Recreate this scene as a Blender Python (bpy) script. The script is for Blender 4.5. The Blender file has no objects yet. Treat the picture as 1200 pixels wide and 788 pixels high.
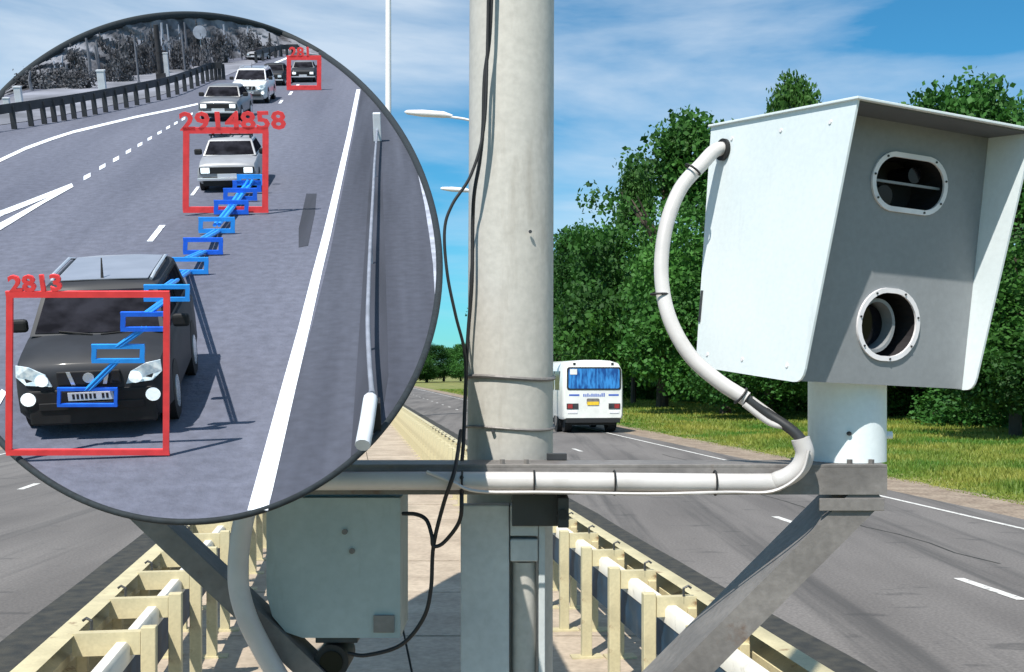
import bpy, bmesh, math, random
import numpy as np
from mathutils import Vector, Matrix
random.seed(7); rng = np.random.default_rng(11)
SC = bpy.context.scene; COL = SC.collection
R_ = math.radians
# ------------------------------------------------------------------ camera, sky, sun, exposure
EYE = Vector((0, 0, 2.4)); FPX = 1300.0; HZ = 438.0
cam = bpy.data.cameras.new('camera'); camo = bpy.data.objects.new('camera', cam); COL.objects.link(camo)
camo.location = EYE; camo.rotation_euler = (math.pi/2, 0, 0)
cam.sensor_width = 36; cam.lens = 36*FPX/1200; cam.shift_y = (HZ-394)/1200
cam.clip_start = .05; cam.clip_end = 5000
SC.camera = camo
SUN = Vector((-.25, -.535, .80)).normalized()
el = math.asin(SUN.z); az = math.atan2(SUN.x, SUN.y)
w = bpy.data.worlds.new('World'); SC.world = w; w.use_nodes = True
nt = w.node_tree; N = nt.nodes; L = nt.links
bg = N['Background']; sky = N.new('ShaderNodeTexSky'); sky.sky_type = 'NISHITA'; sky.sun_disc = False
sky.sun_elevation = el; sky.sun_rotation = az; sky.air_density = 1.0; sky.dust_density = .3; sky.ozone_density = 4
tc = N.new('ShaderNodeTexCoord'); mp = N.new('ShaderNodeMapping'); mp.inputs['Scale'].default_value = (1.1, 1.1, 4.6)
mp.inputs['Location'].default_value = (.9, .3, .35); mp.inputs['Rotation'].default_value = (0, R_(5), 0)
L.new(tc.outputs['Generated'], mp.inputs[0])
ns = N.new('ShaderNodeTexNoise'); ns.inputs['Scale'].default_value = 1.7; ns.inputs['Detail'].default_value = 9; ns.inputs['Roughness'].default_value = .55; ns.inputs['Distortion'].default_value = .35
L.new(mp.outputs[0], ns.inputs['Vector'])
cr = N.new('ShaderNodeValToRGB'); cr.color_ramp.elements[0].position = .44; cr.color_ramp.elements[1].position = .66
cr.color_ramp.elements[1].color = (.72, .72, .72, 1); L.new(ns.outputs['Fac'], cr.inputs[0])
tint = N.new('ShaderNodeMix'); tint.data_type = 'RGBA'; tint.blend_type = 'MULTIPLY'; tint.inputs[0].default_value = 1
tint.inputs[7].default_value = (.52, 1.44, 1.68, 1); L.new(sky.outputs[0], tint.inputs[6])
mx = N.new('ShaderNodeMix'); mx.data_type = 'RGBA'; mx.inputs[7].default_value = (10.5, 11.8, 13.2, 1)
L.new(cr.outputs[0], mx.inputs[0]); L.new(tint.outputs[2], mx.inputs[6]); L.new(mx.outputs[2], bg.inputs[0])
bg.inputs[1].default_value = .058
sl = bpy.data.lights.new('sun', 'SUN'); sl.energy = 5.0; sl.angle = R_(.5); sl.color = (1, .95, .87)
so = bpy.data.objects.new('sun', sl); so.rotation_euler = SUN.to_track_quat('Z', 'Y').to_euler(); COL.objects.link(so)
SC.view_settings.view_transform = 'Standard'; SC.view_settings.look = 'None'; SC.view_settings.exposure = .38; SC.view_settings.gamma = 1

# ------------------------------------------------------------------ materials
MATS = {}
def mat(name, col, rough=.6, metal=0, var=.12, scale=8, col2=None, bump=0, bscale=60, spec=.5, emit=0, transl=0, clear=0, detail=6, stretch=None, contrast=(.35, .65)):
    if name in MATS: return MATS[name]
    m = bpy.data.materials.new(name); m.use_nodes = True; t = m.node_tree; b = t.nodes['Principled BSDF']
    b.inputs['Roughness'].default_value = rough; b.inputs['Metallic'].default_value = metal
    b.inputs['Specular IOR Level'].default_value = spec; b.inputs['Coat Weight'].default_value = clear; b.inputs['Coat Roughness'].default_value = .08
    c = t.nodes.new('ShaderNodeTexCoord'); n = t.nodes.new('ShaderNodeTexNoise'); n.inputs['Scale'].default_value = scale; n.inputs['Detail'].default_value = detail
    src = c.outputs['Object']
    if stretch:
        mpn = t.nodes.new('ShaderNodeMapping'); mpn.inputs['Scale'].default_value = stretch; t.links.new(src, mpn.inputs[0]); src = mpn.outputs[0]
    t.links.new(src, n.inputs['Vector'])
    r = t.nodes.new('ShaderNodeValToRGB'); r.color_ramp.elements[0].position = contrast[0]; r.color_ramp.elements[1].position = contrast[1]
    c2 = col2 or tuple(min(1, x*(1+var)) for x in col); c1 = col if col2 else tuple(x*(1-var) for x in col)
    r.color_ramp.elements[0].color = (*c1, 1); r.color_ramp.elements[1].color = (*c2, 1)
    t.links.new(n.outputs['Fac'], r.inputs[0]); t.links.new(r.outputs[0], b.inputs['Base Color'])
    if bump:
        n2 = t.nodes.new('ShaderNodeTexNoise'); n2.inputs['Scale'].default_value = bscale; n2.inputs['Detail'].default_value = 4
        t.links.new(c.outputs['Object'], n2.inputs['Vector'])
        bp = t.nodes.new('ShaderNodeBump'); bp.inputs['Strength'].default_value = bump; bp.inputs['Distance'].default_value = .01
        t.links.new(n2.outputs['Fac'], bp.inputs['Height']); t.links.new(bp.outputs[0], b.inputs['Normal'])
    if emit:
        t.links.new(r.outputs[0], b.inputs['Emission Color']); b.inputs['Emission Strength'].default_value = emit
    if transl:
        tr = t.nodes.new('ShaderNodeBsdfTranslucent'); t.links.new(r.outputs[0], tr.inputs[0]); ms = t.nodes.new('ShaderNodeMixShader'); ms.inputs[0].default_value = transl
        t.links.new(b.outputs[0], ms.inputs[1]); t.links.new(tr.outputs[0], ms.inputs[2]); t.links.new(ms.outputs[0], t.nodes['Material Output'].inputs[0])
    MATS[name] = m; return m
def speckle(m, scale, amount):          # fine grit multiplied over the colour
    t = m.node_tree; b = t.nodes['Principled BSDF']; old = b.inputs['Base Color'].links[0].from_socket
    c = t.nodes.new('ShaderNodeTexCoord'); n = t.nodes.new('ShaderNodeTexNoise'); n.inputs['Scale'].default_value = scale; n.inputs['Detail'].default_value = 3
    t.links.new(c.outputs['Object'], n.inputs['Vector']); mr = t.nodes.new('ShaderNodeMapRange')
    mr.inputs[1].default_value = .3; mr.inputs[2].default_value = .7; mr.inputs[3].default_value = 1-amount; mr.inputs[4].default_value = 1+amount
    t.links.new(n.outputs['Fac'], mr.inputs[0]); v = t.nodes.new('ShaderNodeVectorMath'); v.operation = 'SCALE'
    t.links.new(old, v.inputs[0]); t.links.new(mr.outputs[0], v.inputs['Scale']); t.links.new(v.outputs[0], b.inputs['Base Color']); return m
def wear_and_shade(m, scale, lo, hi, col, stretch=(1, 1, 1), amt=1.0, detail=8):     # patches of rust, dirt, worn paint; also shade painted into leaves
    t = m.node_tree; b = t.nodes['Principled BSDF']; old = b.inputs['Base Color'].links[0].from_socket
    c = t.nodes.new('ShaderNodeTexCoord'); mp_ = t.nodes.new('ShaderNodeMapping'); mp_.inputs['Scale'].default_value = stretch; mp_.inputs['Location'].default_value = (3.1, 1.7, 5.3)
    n = t.nodes.new('ShaderNodeTexNoise'); n.inputs['Scale'].default_value = scale; n.inputs['Detail'].default_value = detail; n.inputs['Roughness'].default_value = .65
    t.links.new(c.outputs['Object'], mp_.inputs[0]); t.links.new(mp_.outputs[0], n.inputs['Vector']); mr = t.nodes.new('ShaderNodeMapRange')
    mr.inputs[1].default_value = lo; mr.inputs[2].default_value = hi; mr.inputs[4].default_value = amt; t.links.new(n.outputs['Fac'], mr.inputs[0])
    x = t.nodes.new('ShaderNodeMix'); x.data_type = 'RGBA'; x.inputs[7].default_value = (*col, 1); t.links.new(mr.outputs[0], x.inputs[0]); t.links.new(old, x.inputs[6]); t.links.new(x.outputs[2], b.inputs['Base Color']); return m
def vary(m, lo, hi):                    # each object its own brightness
    t = m.node_tree; b = t.nodes['Principled BSDF']; old = b.inputs['Base Color'].links[0].from_socket; oi = t.nodes.new('ShaderNodeObjectInfo'); mr = t.nodes.new('ShaderNodeMapRange')
    mr.inputs[3].default_value = lo; mr.inputs[4].default_value = hi; t.links.new(oi.outputs['Random'], mr.inputs[0]); v = t.nodes.new('ShaderNodeVectorMath'); v.operation = 'SCALE'
    t.links.new(old, v.inputs[0]); t.links.new(mr.outputs[0], v.inputs['Scale']); t.links.new(v.outputs[0], b.inputs['Base Color']); return m
m_asph = speckle(mat('asphalt', (.112, .102, .096), .85, scale=.5, col2=(.165, .152, .143), bump=.35, bscale=45, stretch=(1.6, .25, 1)), 30, .22)
m_darkasph = mat('dark_asphalt', (.022, .024, .024), .95, scale=6, col2=(.05, .048, .04), bump=.5)
m_conc = speckle(mat('path_concrete', (.36, .29, .22), .9, scale=1.1, col2=(.46, .38, .29), bump=.35, bscale=40), 18, .14)
m_soil = mat('meadow_soil', (.08, .13, .02), .95, scale=.5, col2=(.26, .23, .07), bump=.5, bscale=6, detail=9)
m_shoulder = speckle(mat('shoulder_gravel', (.20, .15, .11), .95, scale=2, col2=(.30, .24, .18), bump=.6, bscale=25), 14, .3)
m_grass = mat('grass_blades', (.06, .19, .015), .6, scale=.3, col2=(.34, .34, .06), transl=.35, detail=8)
m_paintw = mat('road_paint', (.62, .61, .58), .7, scale=12, var=.12)
m_cream = speckle(mat('cream_paint', (.50, .44, .27), .6, scale=5, col2=(.60, .53, .33), bump=.1), 50, .06)
m_creamw = mat('white_rail_paint', (.78, .74, .66), .45, scale=5, var=.06)
m_navy = mat('navy_rail', (.012, .045, .085), .6, scale=6, var=.3)
m_steel = speckle(mat('grey_steel_paint', (.14, .13, .125), .55, scale=7, col2=(.21, .195, .185), bump=.15, metal=.15), 60, .12)
m_dsteel = mat('dark_steel', (.03, .032, .035), .5, scale=9, var=.35)
m_pole = speckle(mat('pole_paint', (.40, .385, .35), .6, scale=3, col2=(.49, .47, .43), bump=.12, bscale=30, stretch=(1, 1, .25)), 70, .07)
m_plate = speckle(mat('light_grey_paint', (.40, .43, .44), .55, scale=5, col2=(.50, .53, .53), bump=.1), 60, .06)
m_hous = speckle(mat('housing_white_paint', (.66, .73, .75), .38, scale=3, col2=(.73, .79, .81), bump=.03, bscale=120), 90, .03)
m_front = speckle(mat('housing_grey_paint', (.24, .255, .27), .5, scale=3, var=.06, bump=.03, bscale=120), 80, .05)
m_hoodshade = mat('hood_shade_dark', (.09, .10, .11), .7, scale=6, var=.15)
m_box = speckle(mat('box_paint', (.30, .36, .36), .5, scale=3, col2=(.38, .44, .44), bump=.05), 60, .05)
m_ring = mat('ring_paint', (.74, .72, .74), .45, scale=20, var=.08)
m_black = mat('black_rubber', (.012, .012, .013), .6, scale=20, var=.3)
m_pipe = mat('white_conduit', (.52, .50, .49), .35, scale=10, var=.08, bump=.05)
m_lens = mat('lens_glass', (.006, .006, .009), .1, scale=4, var=.3, spec=.25)
m_inner = mat('dark_cavity', (.02, .018, .02), .6, scale=5, var=.3)
m_bark = mat('bark', (.07, .055, .04), .9, scale=6, var=.4, bump=.8, bscale=10)
m_leaf = [mat('leaves_%s' % k, a, .65, scale=1.3, col2=b, transl=.3, spec=.35, contrast=(.3, .7)) for k, a, b in
          (('deep', (.02, .085, .014), (.06, .19, .03)), ('mid', (.025, .10, .014), (.08, .23, .035)), ('bright', (.035, .13, .016), (.11, .27, .045)))]
m_busw = mat('bus_white_paint', (.76, .76, .72), .35, scale=2, var=.05, clear=.4)
m_busg = mat('bus_window_glass', (.008, .06, .24), .15, scale=2, col2=(.04, .24, .60), stretch=(4, 1, .9), contrast=(.4, .6))
m_dglass = mat('dark_window_glass', (.02, .035, .05), .08, scale=3, var=.4, spec=.8)
m_red = mat('red_lamp_plastic', (.30, .03, .03), .35, scale=10, var=.2)
m_yel = mat('yellow_plate', (.75, .50, .03), .5, scale=10, var=.1)
m_blue = mat('blue_print', (.05, .12, .45), .5, scale=10, var=.1)
m_rust = mat('black_tyre', (.015, .015, .016), .8, scale=20, var=.3)
# the round picture board is painted in greys
g_asph = speckle(mat('board_asphalt', (.085, .092, .128), .8, scale=.35, col2=(.118, .126, .168), stretch=(1.6, .12, 1), bump=.3, bscale=12), 5, .16)
g_dark = mat('board_dark_asphalt', (.022, .025, .036), .85, scale=.8, col2=(.045, .05, .07), stretch=(2, .2, 1))
g_shld = speckle(mat('board_shoulder', (.03, .034, .05), .85, scale=.5, col2=(.066, .073, .10), stretch=(2.4, .08, 1)), 5, .14)
g_line = mat('board_white_line', (.78, .82, .88), .6, scale=3, var=.06)
g_linef = mat('board_worn_line', (.36, .39, .47), .7, scale=2, var=.25)
g_cab = mat('board_cable_grey', (.22, .24, .29), .6, scale=2, var=.2)
g_bank = mat('board_bank', (.035, .035, .042), .9, scale=.45, col2=(.26, .27, .31), detail=10, contrast=(.4, .62))
g_dirt = mat('board_verge', (.10, .105, .125), .9, scale=.3, col2=(.24, .25, .30), detail=8)
g_leaf = mat('board_leaves', (.03, .03, .036), .8, scale=1, col2=(.17, .175, .20), transl=.2)
g_trunk = mat('board_trunk', (.03, .03, .035), .9, scale=3, var=.3)
g_rail = mat('board_rail', (.035, .038, .046), .6, scale=2, var=.3)
g_post = mat('board_post', (.60, .63, .68), .6, scale=2, var=.1)
g_edgeshade = mat('board_edge_shade', (.012, .018, .022), .8, scale=10, var=.3)
c_dark = mat('car_charcoal_paint', (.028, .031, .038), .55, scale=2, var=.15, clear=.04, spec=.18)
c_roofsheen = mat('car_roof_sheen', (.27, .29, .34), .3, scale=2, var=.08, clear=.6)
c_beige = mat('car_pale_grey_paint', (.28, .29, .32), .4, scale=2, var=.1, clear=.3)
c_mid = mat('car_mid_grey_paint', (.13, .14, .16), .35, scale=2, var=.1, clear=.5)
c_white = mat('car_white_paint', (.58, .60, .64), .35, scale=2, var=.06, clear=.5)
c_black = mat('car_black_trim', (.010, .010, .012), .7, scale=5, var=.3)
c_glass = mat('car_glass', (.02, .02, .026), .5, scale=3, var=.5, spec=0)
c_lamp = mat('headlamp_lit', (.80, .88, .95), .2, scale=30, var=.15, emit=.6)
c_lampg = mat('headlamp_glass', (.45, .58, .68), .15, scale=14, col2=(.85, .92, .95), detail=2)
c_chrome = mat('chrome', (.75, .78, .82), .25, metal=.6, scale=4, var=.05)
k_red = mat('red_frame_paint', (.88, .06, .065), .5, scale=6, var=.1)
k_blue = mat('blue_frame_paint', (.01, .14, .80), .5, scale=6, var=.12)
k_cyan = mat('light_blue_frame_paint', (.02, .30, .88), .5, scale=6, var=.1)

wear_and_shade(m_asph, .8, .52, .68, (.055, .052, .05), (2.2, .07, 1), .75); wear_and_shade(m_asph, 3, .60, .66, (.045, .043, .042), (.4, 1, 1), .5); wear_and_shade(m_paintw, 9, .55, .63, (.15, .145, .14), amt=.9)
wear_and_shade(m_cream, 7, .60, .70, (.20, .10, .045), amt=.8); wear_and_shade(m_cream, 2.5, .5, .75, (.30, .26, .17), amt=.5); wear_and_shade(m_creamw, 6, .58, .72, (.32, .28, .2), amt=.6); wear_and_shade(m_navy, 5, .55, .7, (.05, .07, .09))
wear_and_shade(m_steel, 9, .60, .70, (.12, .07, .045), amt=.7); wear_and_shade(m_pole, 5, .56, .78, (.24, .21, .17), (3, 3, .5), .6); wear_and_shade(m_plate, 6, .58, .75, (.2, .19, .17), (3, 1, .5), .6)
wear_and_shade(m_hous, 4, .60, .85, (.36, .38, .36), (3, 3, .6), .45); wear_and_shade(m_conc, 1.3, .5, .7, (.22, .18, .13), amt=.55); wear_and_shade(m_pipe, 12, .55, .8, (.38, .36, .33), amt=.6); wear_and_shade(m_box, 5, .55, .75, (.2, .22, .2), (3, 3, .6), .6)
wear_and_shade(g_line, 1.2, .58, .68, (.22, .23, .28), amt=.7); wear_and_shade(m_busw, 1.2, .55, .75, (.5, .5, .47), amt=.5)
for m_ in m_leaf: vary(m_, .72, 1.2); wear_and_shade(m_, 3.2, .48, .62, (.008, .03, .008), amt=.65)  # dark patches in the leaf colour stand for shaded gaps in the crowns
# ------------------------------------------------------------------ mesh helpers
class MB:
    def __init__(s): s.v = []; s.f = []
    def add(s, vs, fs):
        o = len(s.v); s.v += [tuple(p) for p in vs]; s.f += [tuple(i+o for i in f) for f in fs]; return s
    def box(s, a, b, mtx=None, bev=0):
        bm = bmesh.new(); bmesh.ops.create_cube(bm, size=1)
        c = [(a[i]+b[i])/2 for i in range(3)]; d = [abs(b[i]-a[i]) for i in range(3)]
        for v in bm.verts: v.co = Vector((v.co[i]*d[i]+c[i] for i in range(3)))
        if bev: bmesh.ops.bevel(bm, geom=bm.edges[:], offset=bev, segments=2, affect='EDGES', profile=.5)
        bm.verts.index_update()
        vs = [(mtx @ v.co) if mtx else v.co.copy() for v in bm.verts]; fs = [[v.index for v in f.verts] for f in bm.faces]
        bm.free(); return s.add(vs, fs)
    def tube(s, pts, r, n=10, cap=True):
        pts = [Vector(p) for p in pts]; rr = r if isinstance(r, (list, tuple)) else [r]*len(pts)
        up = Vector((0, 0, 1)); rings = []; prev = None
        for i, p in enumerate(pts):
            d = (pts[min(i+1, len(pts)-1)]-pts[max(i-1, 0)]).normalized()
            if prev is None: a = d.cross(up if abs(d.z) < .95 else Vector((1, 0, 0))).normalized()
            else: a = (prev-d*prev.dot(d)).normalized()
            prev = a; b = d.cross(a)
            rings.append([p+(a*math.cos(2*math.pi*k/n)+b*math.sin(2*math.pi*k/n))*rr[i] for k in range(n)])
        vs = [v for q in rings for v in q]; fs = []
        for i in range(len(pts)-1):
            for k in range(n): fs.append((i*n+k, i*n+(k+1) % n, (i+1)*n+(k+1) % n, (i+1)*n+k))
        if cap: fs.append(tuple(range(n))[::-1]); fs.append(tuple((len(pts)-1)*n+k for k in range(n)))
        return s.add(vs, fs)
    def prism(s, poly, off):           # poly: coplanar 3D points, off: extrusion vector
        n = len(poly); off = Vector(off); vs = [Vector(p) for p in poly]+[Vector(p)+off for p in poly]
        return s.add(vs, [tuple(range(n)), tuple(range(2*n-1, n-1, -1))]+[(i, i+n, (i+1) % n+n, (i+1) % n) for i in range(n)])
    def ring(s, outer, inner, off):    # loop band between two outlines, extruded
        n = len(outer); off = Vector(off); A = [Vector(p) for p in outer]; B = [Vector(p) for p in inner]
        vs = A+B+[p+off for p in A]+[p+off for p in B]; fs = []
        for i in range(n):
            j = (i+1) % n
            fs += [(i, j, n+j, n+i), (2*n+i, 3*n+i, 3*n+j, 2*n+j), (i, 2*n+i, 2*n+j, j), (n+i, n+j, 3*n+j, 3*n+i)]
        return s.add(vs, fs)
    def hull(s, st):                   # st: [(y, [(x,z)...half profile bottom->top])]
        n = len(st[0][1]); rings = []
        for y, pr in st: rings.append([(x, y, z) for x, z in pr]+[(-x, y, z) for x, z in reversed(pr)])
        m = 2*n; vs = [p for r in rings for p in r]; fs = []
        for i in range(len(rings)-1):
            for k in range(m): fs.append((i*m+k, (i+1)*m+k, (i+1)*m+(k+1) % m, i*m+(k+1) % m))
        fs.append(tuple(range(m))); fs.append(tuple((len(rings)-1)*m+k for k in reversed(range(m))))
        return s.add(vs, fs)
    def mesh(s, name, m, smooth=None):
        me = bpy.data.meshes.new(name); me.from_pydata(s.v, [], s.f); me.materials.append(m)
        bm = bmesh.new(); bm.from_mesh(me); bmesh.ops.recalc_face_normals(bm, faces=bm.faces); bm.to_mesh(me); bm.free()
        if smooth:
            me.polygons.foreach_set('use_smooth', [True]*len(me.polygons)); me.set_sharp_from_angle(angle=R_(smooth))
        me.update(); return me
    def build(s, name, m, parent=None, smooth=None, mtx=None):
        return link(name, s.mesh(name, m, smooth), parent, mtx)
def link(name, data, parent=None, mtx=None):
    o = bpy.data.objects.new(name, data); COL.objects.link(o)
    if parent: o.parent = parent
    if mtx is not None:
        if parent: o.matrix_basis = mtx
        else: o.matrix_world = mtx
    return o
def tag(o, label=None, cat=None, group=None, kind=None):
    for k, v in (('label', label), ('category', cat), ('group', group), ('kind', kind)):
        if v: o[k] = v
    return o
def empty(name, loc=(0, 0, 0), rz=0, mtx=None):
    o = bpy.data.objects.new(name, None); COL.objects.link(o); o.empty_display_size = .2
    o.matrix_world = mtx if mtx is not None else Matrix.Translation(loc) @ Matrix.Rotation(rz, 4, 'Z')
    return o
def copy_tree(o, parent=None):
    c = o.copy(); COL.objects.link(c); c.parent = parent
    for ch in o.children: copy_tree(ch, c)
    return c
def px(x, y, Y): return Vector(((x-600)/FPX*Y, Y, EYE.z-(y-HZ)/FPX*Y))
def cat(pts, k=6):                     # smooth curve through points
    P = [Vector(p) for p in pts]; P = [P[0]*2-P[1]]+P+[P[-1]*2-P[-2]]; out = []
    for i in range(1, len(P)-2):
        for j in range(k):
            t = j/k; a, b, c, d = P[i-1:i+3]
            out.append(.5*((2*b)+(c-a)*t+(2*a-5*b+4*c-d)*t*t+(3*b-a-3*c+d)*t**3))
    return out+[P[-2]]
def text_mesh(s, size, ext, m, bold=0):
    cu = bpy.data.curves.new('lettering', 'FONT'); cu.body = s; cu.size = size; cu.extrude = ext; cu.offset = bold; cu.resolution_u = 2
    cu.align_x = 'CENTER'; cu.align_y = 'CENTER'
    o = bpy.data.objects.new('lettering', cu); COL.objects.link(o); dg = bpy.context.evaluated_depsgraph_get(); dg.update()
    me = bpy.data.meshes.new_from_object(o.evaluated_get(dg)); bpy.data.objects.remove(o); me.materials.clear(); me.materials.append(m); return me

# ------------------------------------------------------------------ ground, roads (road runs along X = x0 - .146 Y)
SL = .146
def rd(x0, Y, z=0): return Vector((x0-SL*Y, Y, z))
def strip(name, xa, xb, ya, yb, z, m, step=None, jit=0):
    b = MB(); n = max(1, int((yb-ya)/(step or (yb-ya)))); vs = []; fs = []
    for i in range(n+1):
        y = ya+(yb-ya)*i/n; vs += [rd(xa+random.uniform(-jit, jit), y, z), rd(xb+random.uniform(-jit, jit), y, z)]
        if i: fs.append((2*i-2, 2*i-1, 2*i+1, 2*i))
    b.add(vs, fs); return tag(b.build(name, m), kind='structure')
g = MB().add([(-1500, -300, -.02), (1500, -300, -.02), (1500, 2500, -.02), (-1500, 2500, -.02)], [(0, 1, 2, 3)]).build('ground', m_soil); tag(g, kind='structure')
strip('road', 3.9, 11.1, -5, 900, 0, m_asph); strip('road', -11.0, -3.0, -5, 900, 0, m_asph)
strip('shoulder', 11.05, 12.6, -5, 900, -.006, m_shoulder, .8, .12); strip('shoulder', -12.2, -10.9, -5, 900, -.006, m_shoulder, .8, .12)
strip('dark_band', 3.45, 4.22, -5, 400, .004, m_darkasph, 1.2, .03); strip('dark_band', -3.12, -2.5, -5, 400, .004, m_darkasph, 1.2, .03)  # dark bands along the inner road edges beside the barriers
mk = MB()
def line(b, xa, xb, ya, yb, z=.005): b.add([rd(xa, ya, z), rd(xb, ya, z), rd(xb, yb, z), rd(xa, yb, z)], [(0, 1, 2, 3)])
line(mk, 10.35, 10.45, 0, 400); line(mk, -10.4, -10.3, 0, 400)
for xa_, ya_, yb2_, w_ in ((8.1, 14, 26, .035), (9.3, 20, 33, .04)):        # sealed cracks
    P_ = [(xa_+random.uniform(-.09, .09), ya_+(yb2_-ya_)*i/14) for i in range(15)]; b_s = MB()
    for (xa2, yA), (xb3, yB) in zip(P_, P_[1:]): b_s.add([rd(xa2, yA, .003), rd(xa2+w_, yA, .003), rd(xb3+w_, yB, .003), rd(xb3, yB, .003)], [(0, 1, 2, 3)])
    tag(b_s.build('road_crack', m_darkasph), kind='structure')
y = 11.75
while y < 200: line(mk, 7.06, 7.19, y, y+1.25); line(mk, -6.9, -6.75, y, y+1.25); y += 5.6
tag(mk.build('lane_markings', m_paintw), kind='structure')
pv = MB(); pv.add([rd(-2.52, -3, .01), rd(3.48, -3, .01), rd(3.48, 60, .01), rd(-2.52, 60, .01)], [(0, 1, 2, 3)])
path = tag(pv.build('path', m_darkasph), kind='structure')
y = 0
while y < 60:
    for a, b_ in ((-2.5, .48), (.5, 3.46)):
        MB().prism([rd(a, y+.01, .0), rd(b_, y+.01, 0), rd(b_, y+1.97, 0), rd(a, y+1.97, 0)], (0, 0, .035+random.uniform(0, .006))).build('concrete_slab', m_conc, path)
    y += 2
# ------------------------------------------------------------------ safety barriers on both edges of the path
def barrier(sgn, xp, xb, label):
    root = empty('safety_barrier', rd(xb, 9)); inv = root.matrix_world.inverted()
    tag(root, label, 'guardrail')
    rz = Matrix.Rotation(math.atan(SL), 4, 'Z')
    def beam(name, x0, pr, m):          # profile (dx,z) swept along the road
        b = MB(); n = len(pr); Ys = [5.2+i*6 for i in range(24)]; vs = []; fs = []
        for i, Y in enumerate(Ys):
            vs += [inv @ rd(x0+sgn*dx, Y, z) for dx, z in pr]
            if i:
                for k in range(n): fs.append(((i-1)*n+k, (i-1)*n+(k+1) % n, i*n+(k+1) % n, i*n+k))
        fs += [tuple(range(n)), tuple((len(Ys)-1)*n+k for k in range(n))]
        return b.add(vs, fs).build(name, m, root, smooth=40)
    w_ = [(0, .92), (.05, .925), (.075, .89), (.075, .84), (.02, .79), (.02, .74), (.075, .69), (.075, .64), (.05, .61), (0, .6)]
    w_ = [(x*1.9, z) for x, z in w_]
    w_ += [(x-.012 if x > .03 else x-.02, z) for x, z in reversed(w_)]
    beam('front_beam', xb+sgn*.03, w_, m_cream)
    beam('rear_beam', xp+sgn*.10, [(0, .76), (0, .85), (.02, .875), (.075, .875), (.09, .85), (.09, .76)], m_creamw)
    beam('rear_panel', xp+sgn*.105, [(0, .50), (.025, .50), (.025, .758), (0, .758)], m_navy)  # flat navy strip directly below the rear beam
    P1 = MB().box((-.042, -.035, 0), (.042, .035, .955), rz, .006).box((-.13, -.06, .03), (.13, .06, .052), rz).mesh('inner_post', m_cream)
    P2 = MB().box((-.03, -.035, 0), (.03, .035, .86), rz, .006).box((-.13, -.07, .03), (.13, .07, .052), rz).mesh('outer_post', m_cream)
    SP = MB().box((0, -.035, .80), (abs(xb-xp)-.03, .035, .93), Matrix.Diagonal((sgn, 1, 1, 1)) @ Matrix.Rotation(sgn*math.atan(SL), 4, 'Z')).mesh('spacer_arm', m_cream)
    HK = MB().tube([(0, 0, .88), (0, 0, .985), (sgn*.03, 0, 1.0), (sgn*.05, 0, .985)], .009, 6).mesh('hook_bolt', m_dsteel)
    Y = 6.35
    while Y < 70:
        for nm, me, x0 in (('inner_post', P1, xp), ('outer_post', P2, xb-sgn*.02), ('spacer_arm', SP, xp+sgn*.045), ('hook_bolt', HK, xb-sgn*.07)):
            if nm == 'hook_bolt' and Y > 30: continue
            o = link(nm, me, root); o.matrix_basis = inv @ Matrix.Translation(rd(x0, Y, 0))
        Y += .965
barrier(1, 1.97, 2.27, 'cream painted steel safety barrier with white and navy rear rail beside the right carriageway')
barrier(-1, -1.15, -1.55, 'cream painted steel safety barrier at lower left beside the left carriageway')
RSET = MB()

# ------------------------------------------------------------------ main pole with arm, braces and cables
pole = empty('lamp_pole', (-.005, 2.52, 0)); tag(pole, 'thick pale grey steel pole standing in the middle of the picture', 'pole')
pm = Matrix.Translation((-.005, 2.52, 0)); pi_ = pm.inverted()
b = MB(); rings = []; H_ = 8
b.tube([(-.01*0, 0, 0), (0, 0, 2.05), (.006, 0, 3.6), (.02, 0, 8)], [.0985, .0975, .0955, .085], 40); b.build('shaft', m_pole, pole, smooth=50)
for zz, rr in ((2.4-5*2.42/FPX, .0045), (2.4-65*2.42/FPX, .003)):
    MB().tube([(.1005*math.cos(a), .1005*math.sin(a), zz+.004*math.sin(a*2)) for a in np.linspace(0, 2*math.pi, 41)], rr, 6).build('wire_band', m_steel, pole)
MB().tube([(.045, -.094, 2.71), (.045, -.099, 2.71)], .004, 6).build('bolt', m_dsteel, pole)
MB().tube([(-.037, -.09, 2.275), (-.037, -.101, 2.275)], .004, 6).build('bolt', m_dsteel, pole)
# facing plates of the lower pole
ch = empty('pole_stiffener', (-.06, 2.36, 0)); tag(ch, 'light grey square steel channel clamped to the front of the pole below the arm', 'steel channel')
ci = ch.matrix_world.inverted()
MB().box((-.110, 2.375, 0), (-.006, 2.418, 2.118), ci, .003).build('face_plate', m_plate, ch)
MB().box((.057, 2.375, 0), (.071, 2.43, 2.118), ci, .002).build('edge_flange', m_plate, ch)
MB().box((-.004, 2.376, 2.052), (.056, 2.42, 2.118), ci, .002).build('cover_plate', m_plate, ch)
MB().box((-.0035, 2.37, 1.998), (.055, 2.41, 2.046), ci, .003).build('junction_cap', m_plate, ch)
MB().tube([ci @ Vector((.026, 2.402, 0)), ci @ Vector((.026, 2.402, 1.994))], .0255, 20).build('drain_pipe', m_pole, ch, smooth=50)
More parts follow.
